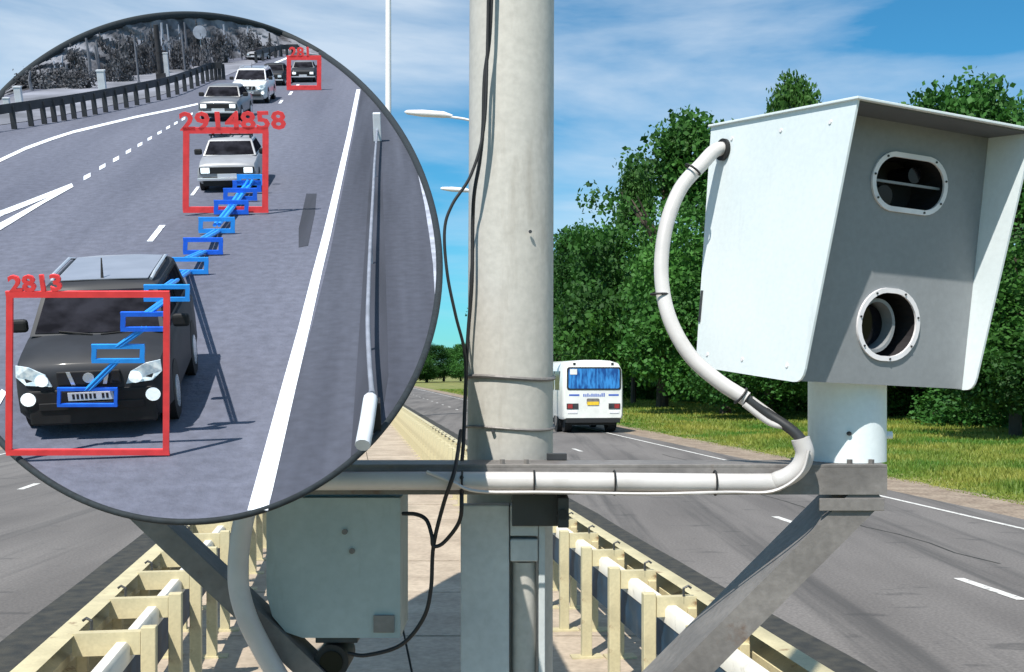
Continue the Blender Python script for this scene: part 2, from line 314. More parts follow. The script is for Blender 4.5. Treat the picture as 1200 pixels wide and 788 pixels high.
# horizontal arm
arm = empty('support_arm', (0, 2.34, 2.18)); tag(arm, 'horizontal grey steel channel arm crossing the pole and carrying the speed camera', 'steel arm'); ai = arm.matrix_world.inverted()
AL, AR = -.86, .772
MB().box((AL, 2.282, 2.156), (AR, 2.288, 2.207), ai).box((AL, 2.282, 2.151), (AR, 2.40, 2.156), ai).box((AL, 2.282, 2.207), (AR, 2.40, 2.213), ai, .001).build('channel', m_steel, arm)
MB().box((.095, 2.30, 2.08), (.118, 2.40, 2.143), ai, .002).box((.0, 2.36, 2.075), (.118, 2.373, 2.143), ai, .002).build('clamp_plate', m_dsteel, arm)
MB().tube([ai @ Vector((.105, 2.296, 2.108)), ai @ Vector((.105, 2.302, 2.108))], .012, 6).build('bolt', m_black, arm)
MB().box((.075, 2.385, 2.214), (.118, 2.40, 2.228), ai, .001).build('clamp_top', m_dsteel, arm)
for x_ in (-.02, .03, .70, .745): MB().tube([ai @ Vector((x_, 2.30, 2.213)), ai @ Vector((x_, 2.30, 2.222))], .006, 6).build('bolt', m_steel, arm)
MB().box((.632, 2.278, 2.118), (.765, 2.284, 2.1435), ai, .001).build('gusset', m_steel, arm); MB().box((.622, 2.401, 2.16), (.80, 2.48, 2.2125), ai, .002).build('end_plate', m_steel, arm)
def brace(name, lo, hi, width, depth, label, sx):
    lo, hi = Vector(lo), Vector(hi); c = (lo+hi)/2; d = (hi-lo).normalized(); q = Vector((-d.z, 0, d.x))
    if q.z < 0: q = -q
    e = empty(name, lo); tag(e, label, 'steel brace'); I = e.matrix_world.inverted()
    def pr(qa, qb, ya, yb):
        P = [lo+q*qa, lo+q*qb, hi+q*qb, hi+q*qa]; return MB().prism([I @ (p+Vector((0, ya, 0))) for p in P], (0, yb-ya, 0))
    pr(0, width, 0, .006).build('front_flange', m_steel, e); pr(width-.006, width, .0062, depth).build('top_flange', m_steel, e)
    pr(0, .006, .0062, depth*.6).build('bottom_flange', m_steel, e)
brace('brace', px(700, 925, 2.286), px(1037, 587, 2.286), .062, .16, 'diagonal grey steel brace rising from the pole to the camera end of the arm', 1)
brace('brace', px(455, 893, 2.286), px(128, 586, 2.286), .044, .08, 'diagonal grey steel brace at lower left running down towards the pole', -1)
# conduit along the arm and hose to the housing
cd = empty('cable_conduit', (0, 2.26, 2.17)); tag(cd, 'white plastic conduit strapped along the front of the horizontal arm', 'conduit'); I = cd.matrix_world.inverted()
pts = [px(142, 566, 2.255), px(385, 564, 2.255), px(620, 564, 2.255), px(880, 566, 2.255), px(912, 563, 2.25), px(934, 551, 2.24), px(943, 533, 2.235), px(938, 514, 2.235)]
MB().tube([I @ p for p in cat(pts, 8)], .0188, 20).build('pipe', m_pipe, cd, smooth=60)
for x_ in (542, 626, 720, 838):
    c = px(x_, 565, 2.255); a = [I @ (c+Vector((0, .0225*math.cos(t), .0225*math.sin(t)+(0 if math.sin(t) > -.2 else -.004)))) for t in np.linspace(0, 2*math.pi, 25)]
    MB().tube(a, .0022, 5).build('cable_tie', m_black, cd)
MB().tube([I @ p for p in cat([px(500, 553, 2.235), px(530, 565, 2.228), px(560, 576, 2.23), px(640, 577, 2.232), px(760, 579, 2.232), px(850, 577, 2.232), px(905, 576, 2.225), px(938, 556, 2.212), px(948, 528, 2.21)], 6)], .0035, 6).build('loose_wire', m_pipe, cd, smooth=60)

# ------------------------------------------------------------------ speed camera housing (fitted to the photograph)
def Mrot(y, p, r): return Matrix.Rotation(y, 4, 'Z') @ Matrix.Rotation(p, 4, 'X') @ Matrix.Rotation(r, 4, 'Y')
def housing(mt, name, label, W=.452, Hh=.5346, a=.081, Db=.372, Dt=.395, rc=.03, lens=True):
    e = empty(name, mtx=mt); tag(e, label, 'speed camera'); th = .005
    def side(x):
        r = .028; P = [(x, Dt, Hh), (x, -a, Hh)]
        c = Vector((x, -.0, 0)); d1 = Vector((0, -a, Hh)).normalized()
        P += [(x, -r*.15-.0, r)] if False else []
        for t in (0, .25, .5, .75, 1):
            p0 = c+d1*r; p1 = c; p2 = c+Vector((0, r, 0)); q = p0*(1-t)**2+p1*2*t*(1-t)+p2*t*t; P.append((x, q.y, q.z))
        P.append((x, Db, 0)); return P
    MB().prism(side(0), (th, 0, 0)).build('side_plate', m_hous, e); MB().prism(side(W-th), (th, 0, 0)).build('side_plate', m_hous, e)
    MB().box((-.006, -a-.006, Hh-.001), (W+.006, Dt+.004, Hh+.004), None, .001).build('roof_plate', m_hous, e)
    MB().box((.008, -a+.006, Hh-.0045), (W-.008, rc-.001, Hh-.0015)).build('hood_shade', m_hoodshade, e)  # dark sheet added under the roof to deepen the shade in the hood
    MB().box((.02, rc+.02, .0015), (W-.02, Db-.004, .006)).build('bottom_plate', m_hous, e)
    MB().add([(.006, Db-.006, .006), (W-.006, Db-.006, .006), (W-.006, Dt-.006, Hh-.002), (.006, Dt-.006, Hh-.002), (.006, Db, .006), (W-.006, Db, .006), (W-.006, Dt, Hh-.002), (.006, Dt, Hh-.002)],
             [(0, 1, 2, 3), (7, 6, 5, 4), (0, 4, 5, 1), (1, 5, 6, 2), (2, 6, 7, 3), (3, 7, 4, 0)]).build('back_plate', m_hous, e)
    # front panel with two real openings
    def stad(cx, cz, hw, r, n=32):
        out = []
        for k in range(n):
            t = 2*math.pi*(k+.5)/n; out.append(Vector((cx+(hw if math.cos(t) > 0 else -hw)+r*math.cos(t), 0, cz+r*math.sin(t))))
        return out
    A = (.245, .413, .040, .0555); B = (.226, .126, .007, .0705); n = 32
    def rect(cx, cz, x0, x1, z0, z1):
        out = []
        for k in range(n):
            t = 2*math.pi*(k+.5)/n; dx, dz = math.cos(t), math.sin(t)
            s_ = min(((x1-cx)/dx if dx > 0 else (x0-cx)/dx) if abs(dx) > 1e-6 else 9, ((z1-cz)/dz if dz > 0 else (z0-cz)/dz) if abs(dz) > 1e-6 else 9)
            out.append(Vector((cx+dx*s_, 0, cz+dz*s_)))
        return out
    fp = MB()
    for (cx, cz, hw, r), z0, z1 in ((A, .275, Hh-.003), (B, .002, .275)):
        rr = rect(cx, cz, .006, W-.006, z0, z1)
        corners = [(W-.006, z1), (.006, z1), (.006, z0), (W-.006, z0)]
        for cxx, czz in corners:      # snap nearest samples to the corners
            k = min(range(n), key=lambda i: (rr[i].x-cxx)**2+(rr[i].z-czz)**2); rr[k] = Vector((cxx, 0, czz))
        off = Vector((0, rc, 0)); fp.ring([p+off for p in rr], [p+off for p in stad(cx, cz, hw, r)], (0, .004, 0))
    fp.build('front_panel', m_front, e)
    for (cx, cz, hw, r), nm in ((A, 'upper'), (B, 'lower')):
        off = Vector((0, rc-.005, 0)); rg = MB().ring([p+off for p in stad(cx, cz, hw, r+.004)], [p+off for p in stad(cx, cz, hw, r-.006)], (0, .0048, 0)).build('window_ring', m_ring, e, smooth=35)
        for k in range(7):
            t = 2*math.pi*(k+.3)/7; c = Vector((cx+(hw if math.cos(t) > 0 else -hw)+(r-.001)*math.cos(t), rc-.005, cz+(r-.001)*math.sin(t)))
            MB().tube([c, c-Vector((0, .002, 0))], .0024, 6).build('screw', m_dsteel, rg)
        off2 = Vector((0, rc+.004, 0)); cav = MB().ring([p+off2 for p in stad(cx, cz, hw, r+.002)], [p+off2 for p in stad(cx, cz, hw, r)], (0, .09, 0))
        cav.prism([p+Vector((0, rc+.094, 0)) for p in stad(cx, cz, hw, r+.002)], (0, .003, 0)); cav.build('window_cavity', m_inner, e)
    cx, cz = A[:2]
    MB().box((cx-.094, rc+.012, cz-.002), (cx+.094, rc+.018, cz+.003)).build('divider_bar', m_front, e)
    for dx, dz, r in ((-.035, -.026, .022), (.04, .024, .017)):
        MB().tube([(cx+dx, rc+.03, cz+dz), (cx+dx, rc+.09, cz+dz)], r, 24).build('sensor_tube', m_lens, e, smooth=40)
    cx, cz = B[:2]
    n_ = 36; c1 = [Vector((cx-.012+.050*math.cos(2*math.pi*k/n_), rc+.020, cz-.004+.056*math.sin(2*math.pi*k/n_))) for k in range(n_)]
    c2 = [Vector((cx-.012+.043*math.cos(2*math.pi*k/n_), rc+.020, cz-.004+.049*math.sin(2*math.pi*k/n_))) for k in range(n_)]
    MB().ring(c1, c2, (0, .06, 0)).build('lens_barrel', m_front, e, smooth=40)
    MB().tube([(cx-.012, rc+.05, cz-.004), (cx-.012, rc+.078, cz-.004)], .043, 32).build('lens', m_lens, e, smooth=40)
    for y_, z_ in ((.05, .03), (.33, .03), (.05, .50), (.37, .50), (.2, .03), (.2, .50)):
        for x_, d_ in ((0, -1), (W, 1)): MB().tube([(x_, y_-(.06 if z_ > .4 else 0), z_), (x_+d_*.0018, y_-(.06 if z_ > .4 else 0), z_)], .0042, 8).build('rivet', m_ring, e)
    return e
HM = Matrix.Translation((.562, 2.15, EYE.z-.0189)) @ Mrot(.4172, .095, .0421)
h1 = housing(HM, 'speed_camera', 'large white metal speed camera housing with two windows on the arm')
gl = HM @ Vector((0, .335, .478))
MB().tube([(-.001, .335, .478), (-.008, .335, .478)], .024, 20).build('grommet', m_black, h1, smooth=40)
MB().box((-.003, .368, .10), (.0, .374, .17)).build('hinge', m_dsteel, h1)
mtp = empty('camera_mount', (.720, 2.385, 2.2135)); tag(mtp, 'short pale blue cylindrical mount between the arm and the speed camera', 'camera mount'); I = mtp.matrix_world.inverted()
MB().tube([(0, 0, 0), (0, 0, .185)], .0815, 40).build('cylinder', m_hous, mtp, smooth=50)
MB().tube([(0, 0, -.0), (0, 0, .005)], .081, 40).build('base_flange', m_hous, mtp, smooth=50)
MB().tube([(-.02, -.073, .062), (-.02, -.086, .062)], .0045, 8).build('bolt', m_black, mtp)
MB().tube([(.07, -.01, .055), (.093, -.012, .055)], .008, 10).build('bolt', m_hous, mtp)
MB().prism([(x_, y_, .185) for x_, y_ in ((-.06, -.06), (.06, -.06), (.06, .06), (-.06, .06))], (0, 0, .0)) 
hs = empty('cable_hose', gl); tag(hs, 'white flexible hose curving from the side of the speed camera down to the conduit', 'hose'); I = hs.matrix_world.inverted()
hp = [gl+(HM.to_3x3() @ Vector((.02, 0, 0))), gl+(HM.to_3x3() @ Vector((-.02, 0, -.002))), px(822, 193, 2.40), px(797, 222, 2.38), px(780, 268, 2.36), px(775, 322, 2.34), px(784, 372, 2.32), px(808, 416, 2.30), px(842, 447, 2.28), px(875, 468, 2.26)]
MB().tube([I @ p for p in cat(hp, 7)], .0155, 16).build('hose_sleeve', m_pipe, hs, smooth=60)
for (xa, ya, D, r) in ((866, 461, 2.262, .011), (880, 468, 2.262, .0075), (872, 474, 2.25, .006)):
    MB().tube([I @ p for p in cat([px(xa, ya, D), px(xa+30, ya+22, D), px(925, 502, 2.245), px(939, 516, 2.238), px(943, 530, 2.235)], 6)], r, 10).build('cable', m_dsteel if r > .01 else m_pipe, hs, smooth=60)
for k, (i, j) in enumerate(((812, 199), (773, 345), (868, 464))):
    D = (2.385, 2.33, 2.262)[k]; dd = (Vector((-.6, 0, -.8)), Vector((0, 0, -1)), Vector((.75, 0, -.6)))[k].normalized(); c = px(i, j, D); s_ = dd.cross(Vector((0, 1, 0)))
    MB().tube([I @ (c+(s_*math.cos(t)+Vector((0, 1, 0))*math.sin(t))*.0185) for t in np.linspace(0, 2*math.pi, 21)], .0025, 5).build('cable_tie', m_black, hs)
# cables on the pole
def cable(label, pts, r, m=m_black, name='black_cable'):
    P = cat(pts, 7); e = MB().tube([p-P[0] for p in P], r, 8).build(name, m, smooth=60); e.location = P[0]; return tag(e, label, 'cable')
cable('thick black cable running down the upper left side of the pole', [px(578, -60, 2.405), px(574, 40, 2.405), px(568, 90, 2.408), px(566, 150, 2.41), px(562, 190, 2.415), px(556, 225, 2.42), px(554, 260, 2.44), px(553, 330, 2.44), px(548, 400, 2.45), px(545, 470, 2.45), px(543, 520, 2.42), px(541, 545, 2.36), px(541, 560, 2.235)], .0042)
cable('thin black cable swinging out in a loop left of the pole', [px(573, -60, 2.395), px(571, 60, 2.398), px(567, 150, 2.40), px(552, 205, 2.40), px(530, 240, 2.40), px(521, 270, 2.40), px(524, 320, 2.40), px(534, 370, 2.41), px(544, 410, 2.43), px(546, 450, 2.44)], .0034)
cable('black cable hanging below the arm left of the pole in a curve', [px(539, 545, 2.30), px(541, 585, 2.235), px(538, 612, 2.24), px(520, 636, 2.25), px(508, 640, 2.25), px(506, 628, 2.25), px(500, 610, 2.26), px(488, 603, 2.27), px(472, 602, 2.29)], .0042)
cable('black cable looping from beneath the arm to the underside of the left box', [px(540, 505, 2.42), px(533, 550, 2.235), px(520, 590, 2.24), px(508, 640, 2.255), px(505, 690, 2.26), px(496, 725, 2.27), px(470, 756, 2.28), px(430, 768, 2.29), px(408, 766, 2.30)], .0042)
# second housing, hanging under the arm at lower left
h2 = empty('equipment_box', px(395, 740, 2.36)); tag(h2, 'pale metal equipment box hanging under the left half of the arm', 'equipment box'); I = h2.matrix_world.inverted()
xa, xb_ = (312-600)/FPX*2.30, (469-600)/FPX*2.30; zt, zb = 2.142, 2.4-(748-HZ)/FPX*2.30
prf = [(xa, zt), (xb_, zt), (xb_, zb)] + [(xa+.062-.062*math.sin(t)*0-.0, zb) for t in (0,)] + [(xa+.035+.03*math.cos(t), zb+.0+.12*math.sin(t)) for t in (R_(20), R_(50), R_(80))] + [(xa, zb+.13)]
MB().prism([I @ Vector((x_, 2.302, z_)) for x_, z_ in [(xa, zt), (xb_, zt), (xb_, zb), (xa+.075, zb), (xa+.04, zb+.012), (xa+.012, zb+.045), (xa, zb+.09)]], (0, .17, 0)).build('casing', m_box, h2)
MB().box((xb_-.055, 2.296, zb+.012), (xb_-.012, 2.3015, zb+.048), I, .001).build('name_plate', m_steel, h2)
MB().box((xa+.1, 2.31, zb-.013), (xb_-.09, 2.40, zb-.0005), I, .002).build('lens_bracket', m_dsteel, h2)
MB().tube([I @ Vector((xa+.135, 2.30, zb-.05)), I @ Vector((xa+.135, 2.40, zb-.05))], .036, 24).build('lens_tube', m_black, h2, smooth=40)
MB().tube([I @ Vector((xa+.135, 2.296, zb-.05)), I @ Vector((xa+.135, 2.3, zb-.05))], .024, 24).build('lens', m_lens, h2, smooth=40)
for q in ((.10, .11), (.115, .07)): MB().tube([I @ Vector((xb_-q[0], 2.298, zt-q[1])), I @ Vector((xb_-q[0], 2.302, zt-q[1]))], .006, 10).build('bolt', m_steel, h2)
e = MB().tube([p-px(290, 590, 2.24) for p in cat([px(290, 590, 2.24), px(282, 630, 2.24), px(279, 680, 2.24), px(288, 720, 2.24), px(306, 758, 2.25), px(330, 800, 2.26)], 7)], .021, 16).build('cable_hose', m_pipe, smooth=60)
e.location = px(290, 590, 2.24); tag(e, 'grey hose hanging at the left of the equipment box under the arm', 'hose')

# ------------------------------------------------------------------ bus
def bus():
    Y = 44.6; X = (695.5-600)/FPX*Y; e = empty('bus', (X, Y, 0), math.atan(SL)); tag(e, 'small white bus with a blue rear window driving away on the right carriageway', 'bus')
    st = []
    def prof(hw, zb_, zt_): return [(hw*.96, zb_), (hw, zb_+.12), (hw, zt_-.95), (hw*.965, zt_-.35), (hw*.86, zt_-.12), (hw*.6, zt_-.03), (hw*.25, zt_)]
    for y_, hw, zb_, zt_ in ((0, 1.16, .62, 2.83), (.06, 1.22, .58, 2.90), (.3, 1.25, .55, 2.95), (6.6, 1.25, .55, 2.95), (6.95, 1.2, .6, 2.85)): st.append((y_, prof(hw, zb_, zt_)))
    MB().hull(st).build('body', m_busw, e, smooth=40)
    def rr(cx, cz, w_, h_, r, y_, n=4):
        P = []
        for sx, sz, a0 in ((1, 1, 0), (-1, 1, 90), (-1, -1, 180), (1, -1, 270)):
            for k in range(n+1): t = R_(a0+90*k/n); P.append(Vector((cx+sx*(w_/2-r)+r*math.cos(t), y_, cz+sz*(h_/2-r)+r*math.sin(t))))
        return P
    MB().prism(rr(.02, 2.20, 2.22, .92, .1, -.005), (0, -.012, 0)).build('window_seal', m_black, e)
    wd = MB().prism(rr(.02, 2.20, 2.10, .80, .08, -.018), (0, -.006, 0)).build('rear_window', m_busg, e)
    MB().box((-.97, -.034, 2.36), (-.68, -.026, 2.58), None, .002).build('sticker', m_busw, wd)
    for sx in (-1, 1):
        lp = MB().box((sx*.62, -.03, .98), (sx*1.1, .02, 1.2), None, .01).build('tail_light', m_dsteel, e)
        MB().box((sx*.86, -.04, 1.0), (sx*1.06, -.031, 1.17), None, .004).build('red_lens', m_red, lp)
        MB().box((sx*.66, -.02, .8), (sx*1.05, .015, .9), None, .004).build('reflector', m_ring, e)
        MB().box((sx*.72, -.01, 2.72), (sx*.84, .03, 2.84), None, .02).build('marker_light', m_dsteel, e)
        for y_ in (1.6, 5.2):
            wl = MB().tube([(sx*1.0, y_, .45), (sx*1.24, y_, .45)], .45, 24).build('wheel', m_rust, e, smooth=40)
            MB().tube([(sx*1.24, y_, .45), (sx*1.25, y_, .45)], .22, 16).build('rim', m_steel, wl)
        for k in range(5):
            MB().box((sx*1.205, .75+k*1.2, 1.72), (sx*1.256, 1.75+k*1.2, 2.5), None, .01).build('side_window', m_dglass, e)
        MB().tube([(sx*.75, 1.0, .45), (sx*1.05, 1.0, .45)], .44, 20).build('rear_wheel', m_rust, e, smooth=40)
    MB().prism(rr(-.02, 1.28, .52, .24, .06, -.004), (0, -.012, 0)).build('plate_light_hood', m_steel, e)
    MB().box((-.26, -.03, 1.13), (.22, -.018, 1.27), None, .002).build('number_plate', m_yel, e)
    MB().box((-1.1, .0, .42), (1.1, .5, .6), None, .01).build('rear_bumper', m_black, e)
    MB().box((-1.0, .5, .3), (1.0, 6.2, .6)).build('chassis', m_black, e)
    for x_ in (-1.0, .62): MB().box((x_, -.006, 1.5), (x_+.42, .006, 1.57)).build('blue_stripe', m_blue, e)
    for k in range(11):
        hgt = random.uniform(.08, .16); MB().box((-.42+k*.083, -.006, 1.47), (-.42+k*.083+.05, .006, 1.47+hgt)).build('blue_lettering', m_blue, e)
    mr = MB().tube([(-1.2, 6.8, 2.3), (-1.42, 6.9, 2.35)], .02, 6).build('mirror_arm', m_black, e); MB().box((-1.5, 6.85, 2.0), (-1.38, 6.92, 2.4), None, .02).build('mirror', m_black, mr)
bus()

# ------------------------------------------------------------------ trees
def crown_mesh(name, seed, m, nclump=230, leaves=62, lob=None, leaf=.2):
    r = np.random.default_rng(seed); lob = lob or [(0, 0, .55, .42, .42, .42)]
    cs = []
    for i in range(nclump):
        l = lob[r.integers(len(lob))]; d = r.normal(size=3); d /= np.linalg.norm(d); rad = r.uniform(.35, 1.0)**.45
        cs.append(np.array(l[:3])+d*rad*np.array(l[3:])*r.uniform(.88, 1.12))
    cs = np.array(cs); n = nclump*leaves
    base = np.repeat(cs, leaves, 0); sp = r.normal(size=(n, 3)); sp /= np.linalg.norm(sp, axis=1)[:, None]
    c = base+sp*(r.uniform(0, 1, (n, 1))**.5)*.082*np.array([1, 1, .75])
    s = (leaf/18)*r.uniform(.5, 1.5, (n, 1)); a = r.normal(size=(n, 3)); a /= np.linalg.norm(a, axis=1)[:, None]
    b2 = np.cross(a, r.normal(size=(n, 3))); b2 /= np.linalg.norm(b2, axis=1)[:, None]
    V = np.stack([c-a*s, c+b2*s*.7, c+a*s, c-b2*s*.7], 1).reshape(-1, 3)
    return quads(name, V, m)
def quads(name, V, m, k=4):
    n = len(V)//k; me = bpy.data.meshes.new(name); me.vertices.add(len(V)); me.vertices.foreach_set('co', V.astype(np.float32).ravel())
    me.loops.add(len(V)); me.loops.foreach_set('vertex_index', np.arange(len(V), dtype=np.int32)); me.polygons.add(n)
    me.polygons.foreach_set('loop_start', np.arange(0, len(V), k, dtype=np.int32)); me.polygons.foreach_set('loop_total', np.full(n, k, dtype=np.int32))
    me.materials.append(m); me.update(); me.validate(); return me
LB = [[(0, 0, .52, .30, .30, .36), (.17, .05, .36, .22, .22, .2), (-.18, -.06, .42, .2, .2, .22), (.05, .1, .82, .14, .14, .15), (-.05, -.16, .27, .24, .22, .18)],
      [(0, 0, .45, .34, .32, .3), (.14, -.1, .74, .18, .18, .18), (-.16, .02, .62, .18, .18, .2), (.0, .05, .25, .32, .3, .18)],
      [(0, 0, .5, .26, .26, .38), (-.14, .1, .32, .22, .22, .2), (.17, .0, .3, .24, .22, .2), (.03, 0, .86, .12, .12, .12)],
      [(0, 0, .42, .36, .34, .27), (.0, .05, .66, .26, .26, .2), (-.2, 0, .3, .2, .2, .2), (.22, .04, .32, .2, .2, .2)]]
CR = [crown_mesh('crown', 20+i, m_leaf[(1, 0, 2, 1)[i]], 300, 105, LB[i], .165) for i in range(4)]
def trunk_mesh(seed):
    random.seed(seed); b = MB(); b.tube([(0, 0, 0), (.01, 0, .2), (-.01, .01, .5), (.01, 0, .8)], [.024, .019, .012, .004], 8)
    for k in range(9):
        a = random.uniform(0, 6.28); z0 = random.uniform(.16, .6); l = random.uniform(.10, .17); d = Vector((math.cos(a), math.sin(a), .9))
        b.tube([(0, 0, z0), Vector((0, 0, z0))+d*l*.5, Vector((0, 0, z0+.03))+d*l], [.009, .006, .002], 6)
    return b.mesh('trunk', m_bark)
ORD = ['first','second','third','fourth','fifth','sixth','seventh','eighth','ninth','tenth','eleventh','twelfth','thirteenth','fourteenth','fifteenth','sixteenth','seventeenth','eighteenth','nineteenth','twentieth','twenty-first','twenty-second','twenty-third','twenty-fourth','twenty-fifth','twenty-sixth']
TR = [trunk_mesh(i) for i in range(3)]
def tree(X, Y, H, W, k, label, group=None, name='leafy_tree', rz=None):
    e = empty(name, (X, Y, -1.5 if name == 'bushy_tree' else -.02), random.uniform(0, 6.28) if rz is None else rz); tag(e, label, 'tree', group)
    for nm, me in (('trunk', TR[k % 3]), ('crown', CR[k % 4])):
        o = link(nm, me, e); o.scale = (W, W, H)
def tpx(x, ytop, Y, wr, k, label, group=None):
    H = (2.4+(HZ-ytop)*Y/FPX)/.97; tree((x-600)/FPX*Y, Y, H, H*wr, k, label, group)
random.seed(5)
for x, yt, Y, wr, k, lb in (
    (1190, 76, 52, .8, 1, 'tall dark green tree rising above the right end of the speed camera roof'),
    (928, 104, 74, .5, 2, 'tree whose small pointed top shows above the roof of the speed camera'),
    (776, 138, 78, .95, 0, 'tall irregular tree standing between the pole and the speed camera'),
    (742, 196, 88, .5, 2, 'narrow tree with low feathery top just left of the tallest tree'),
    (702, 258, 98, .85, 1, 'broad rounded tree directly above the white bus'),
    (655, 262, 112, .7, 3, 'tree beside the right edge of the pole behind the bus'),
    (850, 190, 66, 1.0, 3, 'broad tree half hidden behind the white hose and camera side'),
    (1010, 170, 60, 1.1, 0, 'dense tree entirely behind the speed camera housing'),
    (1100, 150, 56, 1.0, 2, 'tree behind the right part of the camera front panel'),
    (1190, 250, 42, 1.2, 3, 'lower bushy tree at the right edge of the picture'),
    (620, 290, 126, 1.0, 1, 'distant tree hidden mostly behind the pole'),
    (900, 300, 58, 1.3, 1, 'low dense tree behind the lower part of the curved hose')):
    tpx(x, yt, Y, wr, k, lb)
for i in range(13):                  # undergrowth at the wood's edge
    Y = 44+i*8.2+random.uniform(-2, 2); x0 = 31+random.uniform(-1, 3)
    tree(x0-SL*Y-(1 if i > 6 else 0), Y, random.uniform(6.5, 9), random.uniform(11, 14), i, 'low bushy tree at the grassy edge of the wood, %s from the right' % ORD[i], 'low trees along the edge of the wood', 'bushy_tree')
for i in range(12):
    Y = 60+i*11; tree(40+random.uniform(-2, 3)-SL*Y, Y, random.uniform(10, 13.5), random.uniform(12, 15), i+1, 'background tree in the second row of the wood, %s from the right' % ORD[i], 'second row of trees in the wood')
for i, (x, yt, Y) in enumerate(((520, 408, 330), (500, 402, 300), (540, 410, 350), (478, 398, 290), (455, 404, 300), (555, 400, 300), (575, 396, 260), (590, 385, 210))):
    tpx(x, yt, Y, 1.7, i, 'far off tree at the end of the road, %s from the left' % ORD[sorted((520, 500, 540, 478, 455, 555, 575, 590)).index(x)], 'distant trees at the end of the road')
# grass on both verges
def grass(name, n, xlo, xhi, ylo, yhi, label):
    t = rng.uniform(0, 1, n); Yv = 1/((1-t)/ylo+t/yhi); x0 = rng.uniform(xlo, xhi, n); X = x0-SL*Yv
    patch = .5+.5*np.sin(x0*1.7+np.sin(Yv*.35)*2)*np.sin(Yv*.41+x0*.3)
    h = (rng.uniform(.04, .11, n)+.09*patch*rng.uniform(.2, 1, n))*np.clip((x0-xlo)/1.2 if xlo > 0 else 1, .35, 1.3); a = rng.uniform(0, math.pi, n); wd = rng.uniform(.006, .014, n)*(1+Yv/22)
    ln = rng.normal(0, .35, (n, 2))*h[:, None]; z = np.full(n, -.02)
    A = np.stack([X-wd*np.cos(a), Yv-wd*np.sin(a), z], 1); B = np.stack([X+wd*np.cos(a), Yv+wd*np.sin(a), z], 1); C_ = np.stack([X+ln[:, 0], Yv+ln[:, 1], z+h], 1)
    tag(link(name, quads(name, np.stack([A, B, C_], 1).reshape(-1, 3), m_grass, 3)), label, kind='stuff')
grass('grass', 230000, 12.3, 36, 16, 170, 'green and straw coloured grass on the verge right of the road')
grass('grass', 40000, -30, -12.1, 14, 120, 'grass on the verge beyond the left carriageway')
# lamp masts far behind the pole
def mast(xp, Y, H, arm_to, row, label):
    X = (xp-600)/FPX*Y; e = empty('street_lamp', (X, Y, 0)); tag(e, label, 'street lamp', None)
    MB().tube([(0, 0, 0), (0, 0, H)], [(.13 if Y < 59 else .19), (.07 if Y < 59 else .15)], 12).build('mast', m_ring, e, smooth=50)
    if arm_to:
        zt_ = 2.4-(row-HZ)/FPX*Y; xe = (arm_to-600)/FPX*Y-X; P = cat([(0, 0, min(H, zt_-.6)), (xe*.25, 0, zt_-.25), (xe*.6, 0, zt_-.08)], 5); MB().tube(P, .045, 8).build('arm', m_ring, e, smooth=50)
        MB().tube([(xe*.45, 0, zt_-.1), (xe*.55, 0, zt_-.05), (xe*.8, 0, zt_), (xe*.97, 0, zt_+.04), (xe, 0, zt_+.05)], [.05, .12, .13, .08, .02], 12).build('lamp_head', m_ring, e, smooth=60)
mast(455, 60, 24, None, 0, 'slim pale mast rising behind the round board left of the pole')
mast(576, 40, 11.4, 474, 133, 'street lamp whose white head reaches left of the pole at the upper height')
mast(582, 58, 11.5, 516, 222, 'more distant street lamp whose lower white head pokes out left of the pole')

# ------------------------------------------------------------------ round tilted board with a model motorway on it
CX, CY, RC = 218.0, 315.0, 297.0
VPX, VPY, HV = 455.0, -25.0, .65
Fv = Vector(((VPX-600)/FPX, 1, (HZ-VPY)/FPX)).normalized(); Nv = Vector((0, -(HZ-VPY)/FPX, 1)).normalized(); Rv = Fv.cross(Nv).normalized()
hm = 5.3; S = HV*Nv.z/hm
org = EYE-Nv*(S*hm)
BM = Matrix(((Rv.x*S, Fv.x*S, Nv.x*S, org.x), (Rv.y*S, Fv.y*S, Nv.y*S, org.y), (Rv.z*S, Fv.z*S, Nv.z*S, org.z), (0, 0, 0, 1)))
def ray(x, y): d = Vector(((x-600)/FPX, 1, -(y-HZ)/FPX)); return d.dot(Rv), d.dot(Fv), d.dot(Nv)
def bp(x, y, z=0): a, b_, c = ray(x, y); t = (z-hm)/c; return Vector((a*t, b_*t, z))      # photo point on the board's road plane
def bpy_(x, y, yy): a, b_, c = ray(x, y); t = yy/b_; return Vector((a*t, yy, hm+c*t))       # photo point on an upright plane across the board
def brd(name, mb, m, parent=None, smooth=None): return mb.build(name, m, parent, smooth, None if parent else BM)
board = empty('round_board', mtx=BM); tag(board, 'large round tilted board with a grey model motorway on it at upper left', 'model board')
base = [(-5, 114), (30, 106), (80, 97), (130, 90), (180, 83), (230, 75), (280, 68), (330, 64), (379, 66)]
def arcx(row, s): return CX+s*math.sqrt(max(0, RC*RC-(row-CY)**2))
base[0] = (arcx(114, -1), 114); base[-1] = (arcx(66, 1), 66)
t0 = math.atan2(66-CY, base[-1][0]-CX); t1 = math.atan2(114-CY, base[0][0]-CX)+2*math.pi
arc = [(CX+RC*math.cos(t), CY+RC*math.sin(t)) for t in np.linspace(t0, t1, 150)]
outl = arc+base[1:-1]
top = [bp(*p) for p in outl]
und = [bp(CX+(x-CX)*.985, CY+(y-CY)*.985, -.35) for x, y in outl]; n_ = len(top)
MB().add(top+und, [tuple(range(n_)), tuple(range(2*n_-1, n_-1, -1))]+[(i, i+n_, (i+1) % n_+n_, (i+1) % n_) for i in range(n_)]).build('road_surface', g_asph, board)
